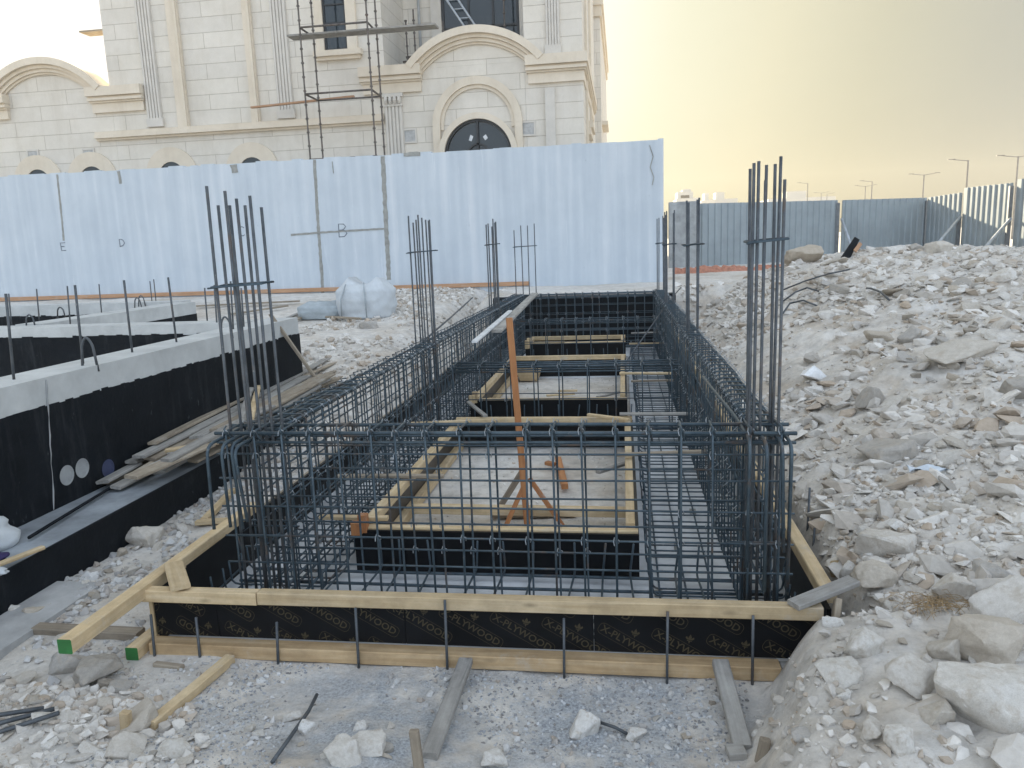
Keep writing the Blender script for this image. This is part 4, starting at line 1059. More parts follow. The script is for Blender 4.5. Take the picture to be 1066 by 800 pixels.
# ------------------------------------------------------------------ scraps on the slope
g = G(848, 396); s_ = depth(g)/F
o = link('foam_block', rock_mesh('foam_block', 901, FOAM, flatness=.7, npts=12, rough=.04, detail=2, elong=1.2)); o.location = g+Vector((0, 0, .05)); o.scale = (14*s_, 12*s_, 12*s_); o.rotation_euler = (.2, .3, .5)
tag(o, 'bright white foam lump on the slope beside the trench', 'foam')
g = G(966, 496); s_ = depth(g)/F
mb = MB(); vs = []
for i in range(9):
    for j in range(4): vs.append((-20*s_+5*s_*i, -.03+.022*j*(1.2-.1*i), .014*math.sin(i*1.1+j)+.004*j))
mb.add(vs, [[i*4+j, (i+1)*4+j, (i+1)*4+j+1, i*4+j+1] for i in range(8) for j in range(3)])
mb.add([(x, y, z-.006) for x, y, z in vs], [[i*4+j, i*4+j+1, (i+1)*4+j+1, (i+1)*4+j] for i in range(8) for j in range(3)])
o = link('plastic_scrap', mb.mesh('plastic_scrap', BLUESC, True)); o.location = g+Vector((0, 0, .035)); tag(o, 'bluish white plastic scrap lying on the middle slope', 'scrap')
g = G(975, 634); mb = MB(); rr = random.Random(5)
for k in range(130):
    a = rr.uniform(0, 6.28); d_ = rr.uniform(0, .09); x = g.x+d_*1.5*math.cos(a); y = g.y+d_*.5*math.sin(a); b_ = rr.uniform(0, 6.28); L_ = rr.uniform(.04, .10); z = g.z+rr.uniform(.0, .03)
    mb.tube([(x, y, z), (x+L_*.5*math.cos(b_), y+.5*L_*math.sin(b_), z+rr.uniform(0, .02)), (x+L_*math.cos(b_), y+L_*math.sin(b_), z-.003)], .0011, 3)
mb.build('straw_tuft', GRASS, label='brown dry straw tuft lying on the near right bank', cat='straw')
g = G(888, 268); s_ = depth(g)/F
pl = thing('broken_panel', 'broken black panel with torn orange edge sticking up on the rubble crest', 'panel', g)
timber('panel_sheet', (g.x-9*s_, g.y, g.z-.05), (g.x+5*s_, g.y+.1, g.z+19*s_), 9*s_, .03, FILM, pl, upv=(0, 1, 0), taper=.35)
timber('torn_edge', (g.x+1*s_, g.y-.03, g.z+6*s_), (g.x+8*s_, g.y+.05, g.z+14*s_), 4*s_, .02, STRIPW, pl, upv=(0, 1, 0))
for lab, pts in (('longest dark bar curving out of the upper left rubble slope', [(815,306),(838,301),(862,294),(884,285)]), ('bent dark bar in the rubble, middle of three', [(815,318),(828,313),(840,308),(852,308)]), ('lowest curved dark bar beside the starter bars', [(815,331),(822,325),(836,322),(850,323)]), ('thin wire loop in the rubble right of the dark bars', [(902,305),(906,310),(916,314),(925,318)])):
    rod('loose_bar', [gz(x, y, .05+.05*(0 < i < 3)) for i, (x, y) in enumerate(pts)], .011, STEELL, label=lab, cat='rebar')
g = [gz(620, 757, .02), gz(640, 766, .03), gz(655, 768, .01)]
rod('loose_bar', g, .006, STEELL, label='thin bent bar on the gravel behind the lone white stone', cat='rebar')
o = blob('timber_knot', G(871, 598)+Vector((0, 0, .02)), (.035, .03, .045), PINE, 4, .2, 2, 3, label='yellow round timber end between stones at the right formwork corner', cat='timber')
# far wall closing the trench
mb = MB(); mb.box(-2.2, .86, 12.98, 13.25, -.1, .90); mb.build('retaining_wall', BIT, label='low black coated wall closing the far end of the trench', cat='wall')

# ------------------------------------------------------------------ white site wall
YW = 16.0
ww = thing('site_wall', 'tall white panel wall with grey mortar joints in front of the house', 'wall', (-6, YW, .5))
mb = MB(); mb.box(-34, .82, YW, YW+.16, .3, 3.70)
rr = random.Random(9); x = -16
while x < .8:        # chipped, uneven coping
    d_ = rr.uniform(.1, .5); mb.box(x, min(x+d_, .82), YW+.003, YW+.157, 3.695, 3.70+rr.uniform(.005, .035)); x += d_
mb.build('wall_panel', WALLP, ww)
JN = [0]
def joint(pts, w0):
    mb = MB(); ps = []; JN[0] += 1; yo = -.003-.0012*JN[0]
    for (x, z), (x2, z2) in zip(pts, pts[1:]):
        n = max(2, int(math.hypot(x2-x, z2-z)/.06))
        for k in range(n): ps.append((x+(x2-x)*k/n, z+(z2-z)*k/n))
    ps.append(pts[-1]); vs = []
    for i, (x, z) in enumerate(ps):
        a = ps[min(i+1, len(ps)-1)]; b_ = ps[max(i-1, 0)]; dx, dz = a[0]-b_[0], a[1]-b_[1]; l = math.hypot(dx, dz) or 1
        wl = w0*(.5+.3*rr.random()); wr = w0*(.5+.3*rr.random())
        for s2, y in ((wl, yo), (-wr, yo), (-wr, .002), (wl, .002)): vs.append((x-dz/l*s2, YW+y, z+dx/l*s2))
    fs = [[i*4+j, i*4+(j+1) % 4, (i+1)*4+(j+1) % 4, (i+1)*4+j] for i in range(len(ps)-1) for j in range(4)]
    mb.add(vs, fs); mb.build('mortar_joint', MORT, ww)
joint([(-12.37, 3.69), (-12.40, 2.9), (-12.43, 2.25)], .035); joint([(-10.89, 3.69), (-10.87, 3.42)], .05)
joint([(-6.39, 3.70), (-6.42, 2.3), (-6.43, 1.2), (-6.44, .85)], .05); joint([(-4.90, 3.69), (-4.92, 2.5), (-4.94, 1.15)], .07)
joint([(-7.05, 2.17), (-6.2, 2.20), (-4.95, 2.22)], .03); joint([(-8.20, 3.69), (-8.19, 3.52)], .12); joint([(-4.45, 3.70), (-4.1, 3.70)], .06)
joint([(.55, 3.62), (.62, 3.4), (.56, 3.2), (.63, 3.0), (.60, 2.85)], .012)
joint([(-6.0, 3.64), (-5.99, 3.4)], .01)
STROKES = {'E': [[(.7, 1), (0, 1), (0, 0), (.7, 0)], [(0, .52), (.55, .52)]], 'D': [[(0, 0), (0, 1), (.35, .97), (.65, .75), (.7, .45), (.5, .12), (0, 0)]],
           'C': [[(.65, .85), (.4, 1), (.12, .85), (0, .5), (.1, .15), (.4, 0), (.65, .12)]], 'B': [[(0, 0), (.02, 1), (.45, .98), (.6, .78), (.4, .56), (.02, .52), (.5, .48), (.66, .25), (.45, .02), (0, 0)]]}
for ch, px, py, sz in (('E', 66, 257, .17), ('D', 127, 253, .16), ('C', 252, 241, .20), ('B', 357, 240, .27)):
    p = aty(px, py, YW); mb = MB()
    for st in STROKES[ch]:
        mb.tube([(p.x+(u-.35)*sz+random.uniform(-.006, .006), YW-.003-.0004*len(ch), p.z+(v-.5)*sz) for u, v in st], .009, 4)
    mb.build('wall_marking', INK, ww)
timber('wall_batten', (-20, YW-.03, .985), (-1.93, YW-.03, .985), .05, .085, STRIPW, label='long tan batten fixed along the foot of the white wall', cat='batten')

# ------------------------------------------------------------------ the house
YH = 23.0
ho = thing('house', 'cream stone villa under construction behind the white wall, arched portico and balcony', 'house', (-8, YH, .5))
mb = MB()
def wallbox(x0, x1, y0, y1, z0, z1):
    """front and back in the front-course stone, flanks in the flank-course stone"""
    mb.add([(x0,y0,z0),(x1,y0,z0),(x1,y1,z0),(x0,y1,z0),(x0,y0,z1),(x1,y0,z1),(x1,y1,z1),(x0,y1,z1)], [[0,1,5,4],[2,3,7,6],[4,5,6,7]], 0)
    mb.add([(x0,y0,z0),(x1,y0,z0),(x1,y1,z0),(x0,y1,z0),(x0,y0,z1),(x1,y0,z1),(x1,y1,z1),(x0,y1,z1)], [[1,2,6,5],[3,0,4,7]], 1)
wallbox(-15.6, -6.82, YH, 33, 0, 12.6)
wallbox(-6.815, -2.705, YH, 25.4, 0, 6.90)
wallbox(-6.815, -2.705, 25.405, 33, 0, 12.6)
wallbox(-2.70, -1.05, YH, 33, 0, 12.6)
wallbox(-30, -15.605, YH, 33, 0, 6.95)
def arcseg(cx, zc, r, z0):
    half = math.sqrt(r*r-(z0-zc)**2); a0 = math.atan2(z0-zc, half); n = 24
    return [(cx+r*math.cos(a0+(math.pi-2*a0)*i/n), zc+r*math.sin(a0+(math.pi-2*a0)*i/n)) for i in range(n+1)]
mb.prism(arcseg(-4.12, 5.30, 2.35, 6.902), YH, YH+.4)
mb.prism(arcseg(-17.75, 5.38, 2.35, 6.952), YH, YH+.4)
wall = mb.build('wall', [STONEF, STONES], ho)
mb = MB()
mb.box(-6.815, -2.705, YH+.5, 25.3, 6.905, 6.95); mb.build('balcony_floor', CONCG, ho)
# stepped arch mouldings on the pediments
def pediment(cx, zc, ro, half):
    mb = MB(); a0 = math.acos(half/ro)
    mb.ring(cx, zc, ro, ro-.20, a0, math.pi-a0, YH-.325, YH+.42, 36)
    mb.ring(cx, zc, ro-.203, ro-.30, a0*1.01, math.pi-a0*1.01, YH-.215, YH+.1, 36)
    mb.ring(cx, zc, ro-.303, ro-.40, a0*1.02, math.pi-a0*1.02, YH-.135, YH+.1, 36)
    mb.ring(cx, zc, ro-.403, ro-.46, a0*1.03, math.pi-a0*1.03, YH-.07, YH+.1, 36)
    mb.build('arch_moulding', STONEP, ho)
pediment(-4.12, 5.28, 2.62, 1.98); pediment(-17.75, 5.36, 2.62, 2.02)
def cornice(x0, x1, z0, z1, wrap=0, deep=.3):
    mb = MB(); h = z1-z0
    for f0, f1, d_ in ((0, .22, .10), (.225, .34, .20), (.345, .52, .16), (.525, .66, deep), (.665, 1.0, deep-.06)):
        mb.box(x0-(d_ if x0 < -15 or True else 0)*.25, x1+(d_*.8 if wrap else d_*.25), YH-d_, YH+(6 if wrap else .2), z0+h*f0, z0+h*f1)
    mb.build('cornice', STONEP, ho)
def cornice_at(x0, x1, wrap=0):
    mb = MB()
    e = .12 if wrap else 0
    mb.box(x0+.02, x1+e*.3, YH-.10, YH+(8 if wrap else .2), 6.27, 6.545)
    for z0, z1, d_ in ((6.548, 6.60, .16), (6.603, 6.68, .24), (6.683, 6.73, .20), (6.733, 7.0, .30)):
        mb.box(x0-d_*.15, x1+d_*(.5 if wrap else .15), YH-d_, YH+(8 if wrap else .2), z0, z1)
    mb.build('cornice', STONEP, ho)
cornice_at(-7.50, -5.74); cornice_at(-2.62, -1.05, 1); cornice_at(-16.22, -14.48); cornice_at(-30, -19.12)
mb = MB()
for z0, z1, d_ in ((5.44, 5.50, .10), (5.503, 5.60, .20), (5.603, 5.70, .15)): mb.box(-16.2, -6.92, YH-d_, YH+.1, z0, z1)
mb.build('string_course', STONEP, ho)
def fluted(x0, x1, z0, z1, cap=False):
    mb = MB(); w = x1-x0; n = 5
    mb.box(x0, x1, YH-.05, YH+.02, z0, z1)
    for k in range(n):
        a = x0+w*(k+.18)/n; mb.box(a, a+w*.64/n, YH-.085, YH-.045, z0+.15, z1-.12)
    mb.box(x0-.03, x1+.03, YH-.10, YH+.02, z0-.10, z0+.148)
    if cap:
        mb.box(x0-.04, x1+.04, YH-.13, YH+.02, z1-.10, z1+.0)
        for k in range(4): mb.tube([(x0+w*(k+.5)/4, YH-.10, z1-.28), (x0+w*(k+.5)/4, YH-.15, z1-.2), (x0+w*(k+.5)/4, YH-.13, z1-.11)], .05, 6)
        mb.box(x0-.02, x1+.02, YH-.11, YH+.02, z1-.36, z1-.30)
    mb.build('fluted_pilaster', STONEF if False else m_flute, ho)
m_flute = m_plain('pale_stone_pilaster', (.60, .565, .51), .8, 0, .08, 3, .1)
fluted(-14.42, -13.94, 5.86, 12.4); fluted(-10.18, -9.68, 5.86, 12.4); fluted(-2.07, -1.67, 7.12, 12.4); fluted(-6.88, -6.34, .8, 6.26, True)
for x0, x1 in ((-13.42, -13.06), (-11.02, -10.76)):
    mb = MB(); mb.box(x0, x1, YH-.10, YH+.02, 5.705, 12.4); mb.box(x1-.10, x1-.03, YH-.15, YH-.09, 5.705, 12.4); mb.build('wall_strip', STONEP, ho)
mb = MB(); mb.box(-2.14, -1.86, YH-.08, YH+.02, .8, 6.13); mb.build('wall_strip', m_flute, ho)
# blind arch and arched door
CXA = -4.13
mb = MB(); mb.ring(CXA, 5.26, 1.32, 1.10, 0, math.pi, YH-.12, YH+.02); mb.ring(CXA, 5.26, 1.097, 1.0, 0, math.pi, YH-.06, YH+.02)
for s2 in (-1, 1):
    xa, xb = sorted((CXA+s2*1.32, CXA+s2*1.10)); mb.box(xa, xb, YH-.12, YH+.02, .8, 5.258)
    xa, xb = sorted((CXA+s2*1.097, CXA+s2*1.0)); mb.box(xa, xb, YH-.06, YH+.02, 5.15, 5.258)
mb.build('arch_moulding', STONEP, ho)
mb = MB(); mb.ring(CXA, 4.40, 1.17, 1.0, R(6), R(174), YH-.20, YH+.02); mb.build('arch_moulding', STONEP, ho)
win = MB(); win.ring(CXA, 4.40, .998, .93, 0, math.pi, YH-.11, YH+.02)
win.box(CXA-.03, CXA+.03, YH-.11, YH-.03, 4.0, 5.33); win.ring(CXA, 4.40, .33, .28, 0, math.pi, YH-.11, YH-.03, 18)
for s2 in (-1, 1):
    xa, xb = sorted((CXA+s2*.998, CXA+s2*.93)); win.box(xa, xb, YH-.11, YH+.02, .9, 4.398)
wf = win.build('arched_window', DFRAME, ho)
mb = MB(); mb.prism([(CXA+.92*math.cos(math.pi*i/24), 4.40+.92*math.sin(math.pi*i/24)) for i in range(25)]+[(CXA-.92, .9), (CXA+.92, .9)], YH-.028, YH-.012)
sub('pane', mb, GLASS, wf, ho)
mb = MB(); mb.prism([(-4.41, 4.83), (-4.33, 4.79), (-4.27, 4.93), (-4.35, 4.98)], YH-.040, YH-.031); sub('paper_sticker', mb, WHITEP, wf, ho); mb = MB(); mb.prism([(-3.99, 4.90), (-3.92, 4.80), (-3.84, 4.86), (-3.90, 4.97)], YH-.040, YH-.031)
sub('paper_sticker', mb, WHITEP, wf, ho)
# left tall window
fr = MB()
for x0, x1, z0, z1, d_ in ((-8.80, -8.56, 7.56, 12, .12), (-7.86, -7.56, 7.56, 12, .12)): fr.box(x0, x1, YH-d_, YH+.02, z0, z1)
fr.box(-8.90, -7.44, YH-.20, YH+.02, 7.40, 7.557); fr.box(-8.84, -7.50, YH-.12, YH+.02, 7.30, 7.397)
w1 = fr.build('window', STONEP, ho)
mb = MB()
for x0, x1, z0, z1 in ((-8.557, -8.50, 7.56, 12), (-7.92, -7.863, 7.56, 12), (-8.498, -7.922, 7.56, 7.62), (-8.498, -7.922, 8.28, 8.34), (-8.498, -7.922, 8.80, 8.84)): mb.box(x0, x1, YH-.06, YH+.01, z0, z1)
sub('frame', mb, DFRAME, w1, ho)
mb = MB(); mb.box(-8.50, -7.92, YH-.025, YH-.01, 7.6, 12); sub('pane', mb, GLASS, w1, ho)
# balcony glazing
mb = MB(); YG = 25.40
for x0, x1, z0, z1 in ((-5.55, -5.47, 6.96, 11.5), (-4.72, -4.65, 6.96, 11.5), (-3.95, -3.88, 6.96, 11.5), (-3.18, -3.10, 6.96, 11.5), (-5.47, -3.18, 8.50, 8.57)): mb.box(x0, x1, YG-.08, YG+.01, z0, z1)
w2 = mb.build('window', DFRAME, ho)
mb = MB(); mb.box(-5.47, -3.18, YG-.03, YG-.01, 6.96, 11.5); sub('pane', mb, GLASS, w2, ho)
mb = MB(); mb.box(-3.09, -2.72, YG-.10, YG+.01, 6.96, 12); mb.box(-5.9, -5.56, YG-.10, YG+.01, 6.96, 12); mb.build('wall_strip', m_flute, ho)
mb = MB(); mb.tube([(-6.25, YG-.2, 6.95), (-6.25, YG-.2, 12)], .045, 8); mb.build('drain_pipe', CONCG, ho)
# vents
VENTG = m_plain('vent_grille_grey', (.42, .42, .41), .6)
for x, z in ((-6.17, 5.05), (-2.65, 5.06), (-18.52, 5.11), (-16.58, 5.04)):
    mb = MB(); s2 = .21
    for x0, x1, z0, z1 in ((x-s2, x+s2, z+s2-.05, z+s2), (x-s2, x+s2, z-s2, z-s2+.05), (x-s2, x-s2+.05, z-s2+.052, z+s2-.052), (x+s2-.05, x+s2, z-s2+.052, z+s2-.052)): mb.box(x0, x1, YH-.035, YH+.01, z0, z1)
    v_ = mb.build('wall_vent', m_flute, ho)
    mb = MB(); mb.box(x-s2+.052, x+s2-.052, YH-.02, YH+.01, z-s2+.052, z+s2-.052); sub('grille', mb, VENTG, v_, ho)
# low arched windows half hidden by the wall
for x in (-18.43, -16.54, -13.83, -11.17):
    mb = MB(); mb.ring(x, 4.28, .86, .42, 0, math.pi, YH-.06, YH+.02, 20); f_ = mb.build('arched_window', STONEP, ho)
    mb = MB(); mb.prism([(x+.42*math.cos(math.pi*i/16), 4.28+.42*math.sin(math.pi*i/16)) for i in range(17)]+[(x-.42, 3.2), (x+.42, 3.2)], YH-.02, YH-.008); sub('pane', mb, GLASS, f_, ho)
# right flank details and rear volume
mb = MB(); mb.add([(0,0,0)],[],0)
mb = MB(); mb.box(-1.048, -.98, 24.3, 24.7, 0, 12.4); mb.box(-1.048, -.98, 27.5, 27.9, 0, 12.4); mb.build('wall_strip', STONEP, ho)
mb = MB(); mb.box(-1.048, -.86, 25.2, 27.0, 5.3, 5.5); mb.box(-1.048, -.93, 25.2, 27.0, 5.1, 5.297); mb.build('string_course', STONEP, ho)
mb = MB()
def _rear():
    global mb
    wallbox(-6, -.80, 33.01, 45.5, 0, 11.2)
_rear(); mb.build('rear_wing', [STONEF, STONES], ho)
mb = MB(); mb.box(-1.5, -.72, 32.92, 45.6, 10.6, 11.0); mb.box(-1.5, -.66, 32.86, 45.7, 11.003, 11.3); mb.box(-1.5, -.55, 34, 36.5, 6.6, 6.75); mb.build('cornice', STONEP, ho)
mb = MB(); mb.box(-16.6, -15.605, YH+.3, YH+.8, 8.75, 8.80); mb.build('roof_board', OLDW, ho)

# ------------------------------------------------------------------ scaffolds
def standard(x, y, z0, z1, parent, cz=.26):
    mb = MB(); mb.tube([(x, y, z0), (x, y, z1)], .024, 7)
    z = z0+.2
    while z < z1: mb.tube([(x, y, z-.02), (x, y, z+.02)], .042, 7); z += .36
    mb.build('standard', SCAF, parent)
sc = thing('scaffold_tower', 'rusty tubular scaffold tower standing before the left window of the house', 'scaffold', (-7.7, 21.6, .7))
for x, y in ((-8.50, 21.0), (-6.62, 21.0), (-8.52, 22.0), (-6.68, 22.0)): standard(x, y, .5, 12.0, sc)
for z in (4.30, 6.02, 7.72, 9.4):
    for (xa, ya), (xb, yb) in (((-8.50, 21.0), (-6.62, 21.0)), ((-8.52, 22.0), (-6.68, 22.0)), ((-8.50, 21.0), (-8.52, 22.0)), ((-6.62, 21.0), (-6.68, 22.0))):
        rod('ledger', [(xa, ya, z), (xb, yb, z)], .027, SCAF, sc)
timber('scaffold_plank', (-9.0, 21.5, 7.62), (-4.85, 21.5, 7.62), .45, .05, GREYW, sc)
timber('scaffold_plank', (-9.1, 21.5, 4.30), (-6.5, 21.5, 4.30), .7, .05, OLDW, sc)
timber('scaffold_plank', (-10.8, 22.5, 6.05), (-7.6, 22.4, 6.15), .12, .05, STRIPW, sc)
s2 = thing('balcony_scaffold', 'short scaffold frames standing on the balcony behind the arched pediment', 'scaffold', (-6, 24.3, 6.95))
for x, z1 in ((-6.45, 8.6), (-6.2, 8.9), (-5.3, 8.5), (-3.42, 9.9)): standard(x, 24.3, 6.95, z1, s2)
rod('ledger', [(-6.5, 24.3, 7.55), (-5.2, 24.3, 7.6)], .03, SCAF, s2); rod('ledger', [(-6.45, 24.3, 7.5), (-6.2, 24.6, 7.2)], .03, SCAF, s2)
rod('ledger', [(-6.6, 24.3, 7.42), (-5.2, 24.3, 7.45)], .03, SCAF, s2)
ld = thing('ladder', 'pale ladder leaning across the balcony window of the house', 'ladder', (-5, 24.8, 6.95))
for dx in (0, .34): rod('rail', [(-5.75+dx, 24.9, 10.0), (-4.0+dx, 24.5, 7.3)], .035, GALV, ld)
for k in range(9):
    t_ = .08+k*.105; p_ = Vector((-5.75, 24.9, 10.0)).lerp(Vector((-4.0, 24.5, 7.3)), t_); rod('rung', [p_, p_+Vector((.34, 0, 0))], .018, GALV, ld)

# ------------------------------------------------------------------ site fence
fe = thing('metal_fence', 'corrugated grey steel site fence on posts with slanting braces behind the rubble', 'fence', (7, 27, .5))
def fence_pt(px, line):
    (xa, ya), (xb, yb) = line
    lo, hi = -1.0, 3.0
    d_ = ray(px, 215); k = d_[0]/d_[1]
    t_ = (k*ya-xa)/((xb-xa)-k*(yb-ya)); return Vector((xa+(xb-xa)*t_, ya+(yb-ya)*t_, 0))
LA = ((2.2, 24.0), (7.2, 27.0)); LB = ((7.2, 27.0), (10.1, 28.3)); LC = ((10.1, 28.3), (11.3, 23.0))
def sheet(p, q, zt0, zt1, z0=.2):
    d_ = (q-p); L = d_.length; d_.normalize(); nr = Vector((d_.y, -d_.x, 0))
    if nr.y > 0 or (abs(nr.y) < .3 and nr.x > 0): nr = -nr
    prof = []; s3 = 0
    per = .24
    while s3 < L:
        for u, v in ((0, 0), (.10, 0), (.125, .035), (.215, .035)):
            if s3+u <= L: prof.append((s3+u, v))
        s3 += per
    prof.append((L, 0)); mb = MB(); n = len(prof); vs = []
    for th in (0, -.006):
        for u, v in prof:
            b_ = p+d_*u+nr*(v+th); zt = zt0+(zt1-zt0)*u/L; vs += [(b_.x, b_.y, z0), (b_.x, b_.y, zt)]
    fs = []
    for i in range(n-1):
        a = 2*i; fs += [[a, a+2, a+3, a+1], [2*n+a, 2*n+a+1, 2*n+a+3, 2*n+a+2], [a+1, a+3, 2*n+a+3, 2*n+a+1], [a, 2*n+a, 2*n+a+2, a+2]]
    mb.add(vs, fs); mb.build('steel_sheet', FENCE, fe)
def ztop(px, py, p): return aty(px, py, p.y).z
def seg(line, xa, ya, xb, yb):
    p, q = fence_pt(xa, line), fence_pt(xb, line); sheet(p, q, ztop(xa, ya, p), ztop(xb, yb, q))
    return p, q
P0, _ = seg(LA, 727, 212, 800, 210.5); seg(LA, 800.5, 210.5, 872, 208.5)
_, c0 = seg(LB, 877, 208.5, 964, 206)
c1, c2 = seg(LC, 965.5, 206, 1001, 200.5); c3, c4 = seg(LC, 1002.5, 196, 1053, 190.5)
c5 = fence_pt(1057, LC); c6 = Vector((12.6, 17.0, 0)); sheet(c5, c6, ztop(1057, 187, c5), 3.0)
def fpost(p, zt, m=FPOST, w=.05):
    mb = MB(); mb.box(p.x-w, p.x+w, p.y-w-.03, p.y+w-.03, .2, zt); mb.build('fence_post', m, fe)
fpost(fence_pt(872, LA), 2.72); fpost(fence_pt(877.5, LB)+Vector((.1, .3, 0)), 2.8, FENCE); fpost(c0+Vector((0, -.05, 0)), 2.72); fpost(c2+Vector((-.06, 0, 0)), 2.1); fpost(c4+Vector((-.06, 0, 0)), 2.9)
for (xt, yt, xb, yb), pp_ in (((1000, 226, 977, 253), c2), ((1052, 228, 1022, 262), c4), ((876, 228, 879, 252), fence_pt(876, LB))):
    a = aty(xt, yt, pp_.y-.1); b_ = a+Vector((-1.1, -1.2, -1.5)) if xt > 900 else a+Vector((.3, -1.0, -1.5))
    if xt > 900:
        d_ = ray(xb, yb); b2 = Vector(d_*((pp_.y-1.3)/d_[1]))+CAM; b_ = a+(b2-a)*1.5
    rod('brace', [a, b_], .045, GALV, fe, 8)
# concrete post and orange netting at the end of the fence
mb = MB(); mb.box(1.36, 2.19, 23.4, 23.8, .2, 2.83); mb.build('concrete_pier', CONCG, label='plain grey concrete pier between the white wall and metal fence', cat='pier')
mb = MB(); n = 40; vs = []
for i in range(n+1):
    t_ = i/n; x = 1.25+3.4*t_; y = 19.5+1.2*t_
    zb = hz(x, y)
    for j in range(5):
        vs.append((x+random.uniform(-.03, .03), y+j*.07, zb-.05+(.17*math.sin(math.pi*j/4)*(1-.6*t_)+.10*random.random())*(.3+.7*(j in (1, 2, 3)))))
mb.add(vs, [[i*5+j, (i+1)*5+j, (i+1)*5+j+1, i*5+j+1] for i in range(n) for j in range(4)])
mb.build('safety_netting', REDNET, label='crumpled orange-red netting lying along the foot of the metal fence', cat='netting')

# ------------------------------------------------------------------ beyond the fence
def lamp(px, yt, Y, arms, label):
    p = aty(px, yt, Y); t = thing('street_lamp', label, 'street lamp', (p.x, Y, .45), 'street lamps beyond the fence')
    mb = MB(); mb.tube([(p.x, Y, .45), (p.x, Y, p.z)], [.085, .055], 8); mb.build('pole', LAMPM, t)
    for s3 in arms:
        mb = MB(); mb.tube([(p.x, Y, p.z-.05), (p.x+s3*1.1, Y, p.z+.10)], .03, 6); mb.box(min(p.x+s3*.9, p.x+s3*1.4), max(p.x+s3*.9, p.x+s3*1.4), Y-.07, Y+.07, p.z+.09, p.z+.14); mb.build('lamp_arm', LAMPM, t)
lamp(841, 191, 110, (-1,), 'leftmost thin street lamp beyond the fence')
lamp(855, 201, 150, (-1, 1), 'small distant double-arm street lamp, left of two near each other'); lamp(861, 202, 155, (1,), 'small distant single-arm street lamp')
lamp(901, 194, 110, (-1, 1), 'double-arm street lamp just left of a single-arm one'); lamp(908, 189, 95, (-1,), 'single-arm street lamp behind the middle of the fence')
lamp(962, 182, 80, (-1, 1), 'double-arm street lamp above the fence corner'); lamp(1008, 167, 62, (-1,), 'tall single-arm street lamp above the right fence'); lamp(1060, 163, 60, (-1, 1), 'double-arm street lamp at the right edge')
fb = thing('distant_building', 'small pale building with rooftop block far beyond the fence', 'building', (17, 190, 0))
mb = MB(); p = aty(704, 207, 190); q = aty(729, 207, 190); mb.box(p.x, q.x, 190, 202, 0, p.z); mb.build('wall', FARB, fb)
mb = MB(); a = aty(705.5, 200, 190); b_ = aty(722, 200, 190); mb.box(a.x, b_.x, 191, 199, p.z+.005, a.z); mb.build('rooftop_block', FARB, fb)
mb = MB(); a = aty(711, 197, 190); b_ = aty(720, 197, 190); mb.box(a.x, b_.x, 192, 197, aty(705.5, 200, 190).z+.005, a.z); mb.build('water_tank', FARB, fb)
mb = MB(); a = aty(709, 206.5, 190); b_ = aty(718, 203, 190); mb.box(a.x, b_.x, 190.9, 191.0, p.z+.01, b_.z); mb.build('window', DFRAME, fb)
for k, (xa, xb, yy, Y, lab) in enumerate([(730, 745, 209, 212, 'low pale building far beyond the left fence panels'), (737, 768, 208, 225, 'long low pale building on the horizon above the fence'), (800, 870, 207.5, 235, 'faint row building on the horizon behind the starter bars')]):
    a, b_ = aty(xa, yy, Y), aty(xb, yy, Y); t = thing('distant_building', lab, 'building', (a.x, Y, 0))
    mb = MB(); mb.box(a.x, b_.x, Y, Y+14, 0, a.z); mb.build('wall', FARB, t)
    mb = MB(); mb.box(a.x+(b_.x-a.x)*.3, a.x+(b_.x-a.x)*.6, Y+3, Y+9, a.z+.01, a.z+2.0); mb.build('rooftop_block', FARB, t)

# ------------------------------------------------------------------ dusty air
hm = bpy.data.materials.new('dusty_air'); hm.use_nodes = True
hn = hm.node_tree; hn.nodes.clear(); ho_ = hn.nodes.new('ShaderNodeOutputMaterial'); pv_ = hn.nodes.new('ShaderNodeVolumePrincipled')
pv_.inputs['Color'].default_value = (.86, .80, .68, 1); pv_.inputs['Density'].default_value = .0014; pv_.inputs['Anisotropy'].default_value = .0
hn.links.new(pv_.outputs[0], ho_.inputs['Volume'])
mb = MB(); mb.box(-120, 150, -40, 260, -1.5, 20); hob = mb.build('haze', hm); tag(hob, kind='stuff')

# ------------------------------------------------------------------ light
SUN_AZ, SUN_EL = R(-24), R(17)          # azimuth from +Y, negative to the left
sd = Vector((math.sin(SUN_AZ)*math.cos(SUN_EL), math.cos(SUN_AZ)*math.cos(SUN_EL), math.sin(SUN_EL)))
sl = bpy.data.lights.new('sun', 'SUN'); sl.energy = 5.0; sl.angle = R(.6); sl.color = (1.0, .86, .62)
so = bpy.data.objects.new('sun', sl); COL.objects.link(so); so.rotation_euler = (-sd).to_track_quat('-Z', 'Y').to_euler()
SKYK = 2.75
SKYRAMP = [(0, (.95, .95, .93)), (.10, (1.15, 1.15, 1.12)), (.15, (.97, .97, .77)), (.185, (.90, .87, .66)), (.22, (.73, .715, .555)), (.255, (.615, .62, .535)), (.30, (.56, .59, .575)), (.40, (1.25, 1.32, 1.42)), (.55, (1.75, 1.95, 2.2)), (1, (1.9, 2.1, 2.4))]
w = bpy.data.worlds.new('World'); scene.world = w; w.use_nodes = True
nt = w.node_tree; bg = nt.nodes['Background']
sky = nt.nodes.new('ShaderNodeTexSky'); sky.sky_type = 'NISHITA'; sky.sun_disc = False
sky.sun_elevation = SUN_EL; sky.sun_rotation = SUN_AZ; sky.altitude = 0; sky.air_density = 1.0; sky.dust_density = 6.0; sky.ozone_density = 1.5
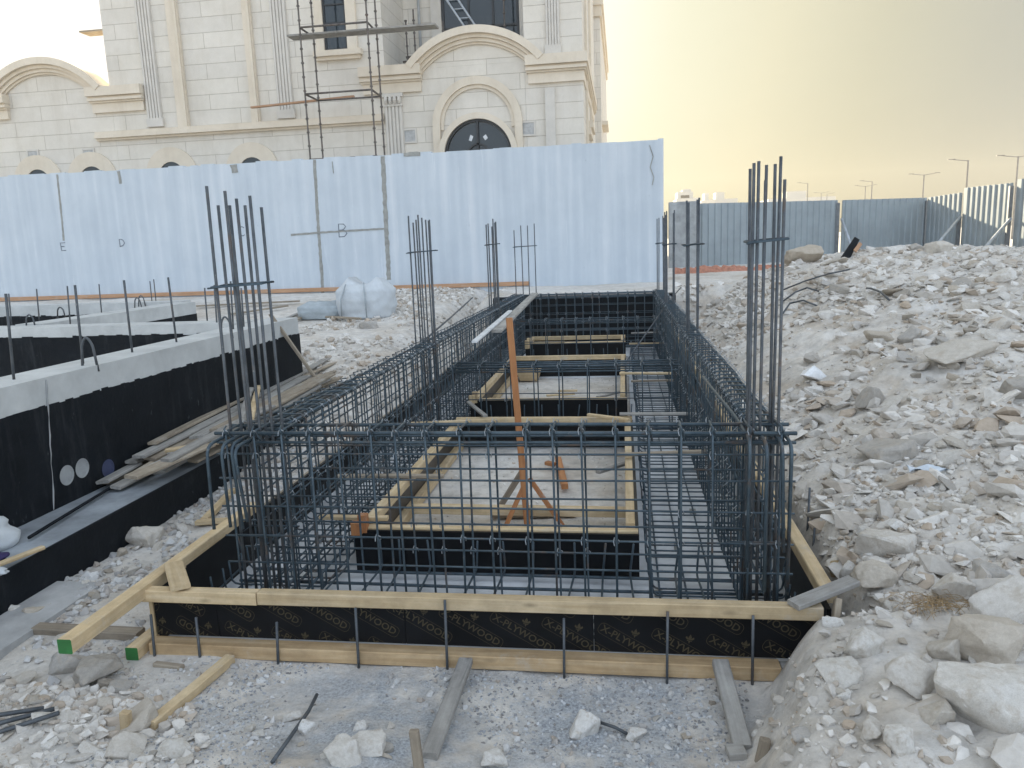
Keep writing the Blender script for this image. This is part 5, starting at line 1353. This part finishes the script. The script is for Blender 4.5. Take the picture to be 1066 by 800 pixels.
# hazy desert air spreads the sky's light far more evenly than clear air does: the sky texture is flattened,
# then tinted by the angle from the sun (pale glow, tan haze, sky out of view brightened and blued as added fill light)
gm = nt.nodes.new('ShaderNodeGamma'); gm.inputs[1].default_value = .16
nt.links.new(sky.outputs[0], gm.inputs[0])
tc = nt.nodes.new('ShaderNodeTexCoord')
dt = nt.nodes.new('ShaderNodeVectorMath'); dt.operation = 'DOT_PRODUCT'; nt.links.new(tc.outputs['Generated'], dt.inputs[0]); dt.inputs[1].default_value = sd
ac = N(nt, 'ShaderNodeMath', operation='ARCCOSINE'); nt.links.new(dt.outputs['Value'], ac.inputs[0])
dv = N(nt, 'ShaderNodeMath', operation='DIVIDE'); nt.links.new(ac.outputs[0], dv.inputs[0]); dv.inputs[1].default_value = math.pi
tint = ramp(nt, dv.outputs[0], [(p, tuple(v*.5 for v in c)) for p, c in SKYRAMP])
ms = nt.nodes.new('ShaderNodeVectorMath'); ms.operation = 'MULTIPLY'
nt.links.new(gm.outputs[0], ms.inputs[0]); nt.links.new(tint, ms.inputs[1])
mpk = nt.nodes.new('ShaderNodeMapping'); mpk.inputs['Scale'].default_value = (1.6, 1.6, 7.0); nt.links.new(tc.outputs['Generated'], mpk.inputs[0])
veil = ramp(nt, noise(nt, mpk.outputs[0], 1.3, 6, .55, .4), [(.3, (.982, .98, .978)), (.7, (1.018, 1.018, 1.02))])
mv = nt.nodes.new('ShaderNodeVectorMath'); mv.operation = 'MULTIPLY'; nt.links.new(ms.outputs[0], mv.inputs[0]); nt.links.new(veil, mv.inputs[1])
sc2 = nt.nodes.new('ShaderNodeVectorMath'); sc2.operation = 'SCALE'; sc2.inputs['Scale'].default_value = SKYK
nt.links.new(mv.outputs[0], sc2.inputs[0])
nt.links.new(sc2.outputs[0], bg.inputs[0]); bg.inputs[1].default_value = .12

# ------------------------------------------------------------------ camera
cd = bpy.data.cameras.new('camera'); co = bpy.data.objects.new('camera', cd); COL.objects.link(co)
cd.sensor_width = 36; cd.lens = 36*F/1066; cd.clip_end = 6000; cd.clip_start = .05
r_, u_, f_ = (Vector(MW[:, i]) for i in range(3))
Mx = Matrix((r_, u_, -f_)).transposed().to_4x4(); Mx.translation = CAM; co.matrix_world = Mx
scene.camera = co
for o in EMPTIES:
    if '_o' in o: del o['_o']
scene.view_settings.view_transform = 'Standard'; scene.view_settings.look = 'None'
scene.view_settings.exposure = 2.0; scene.view_settings.gamma = 1.0
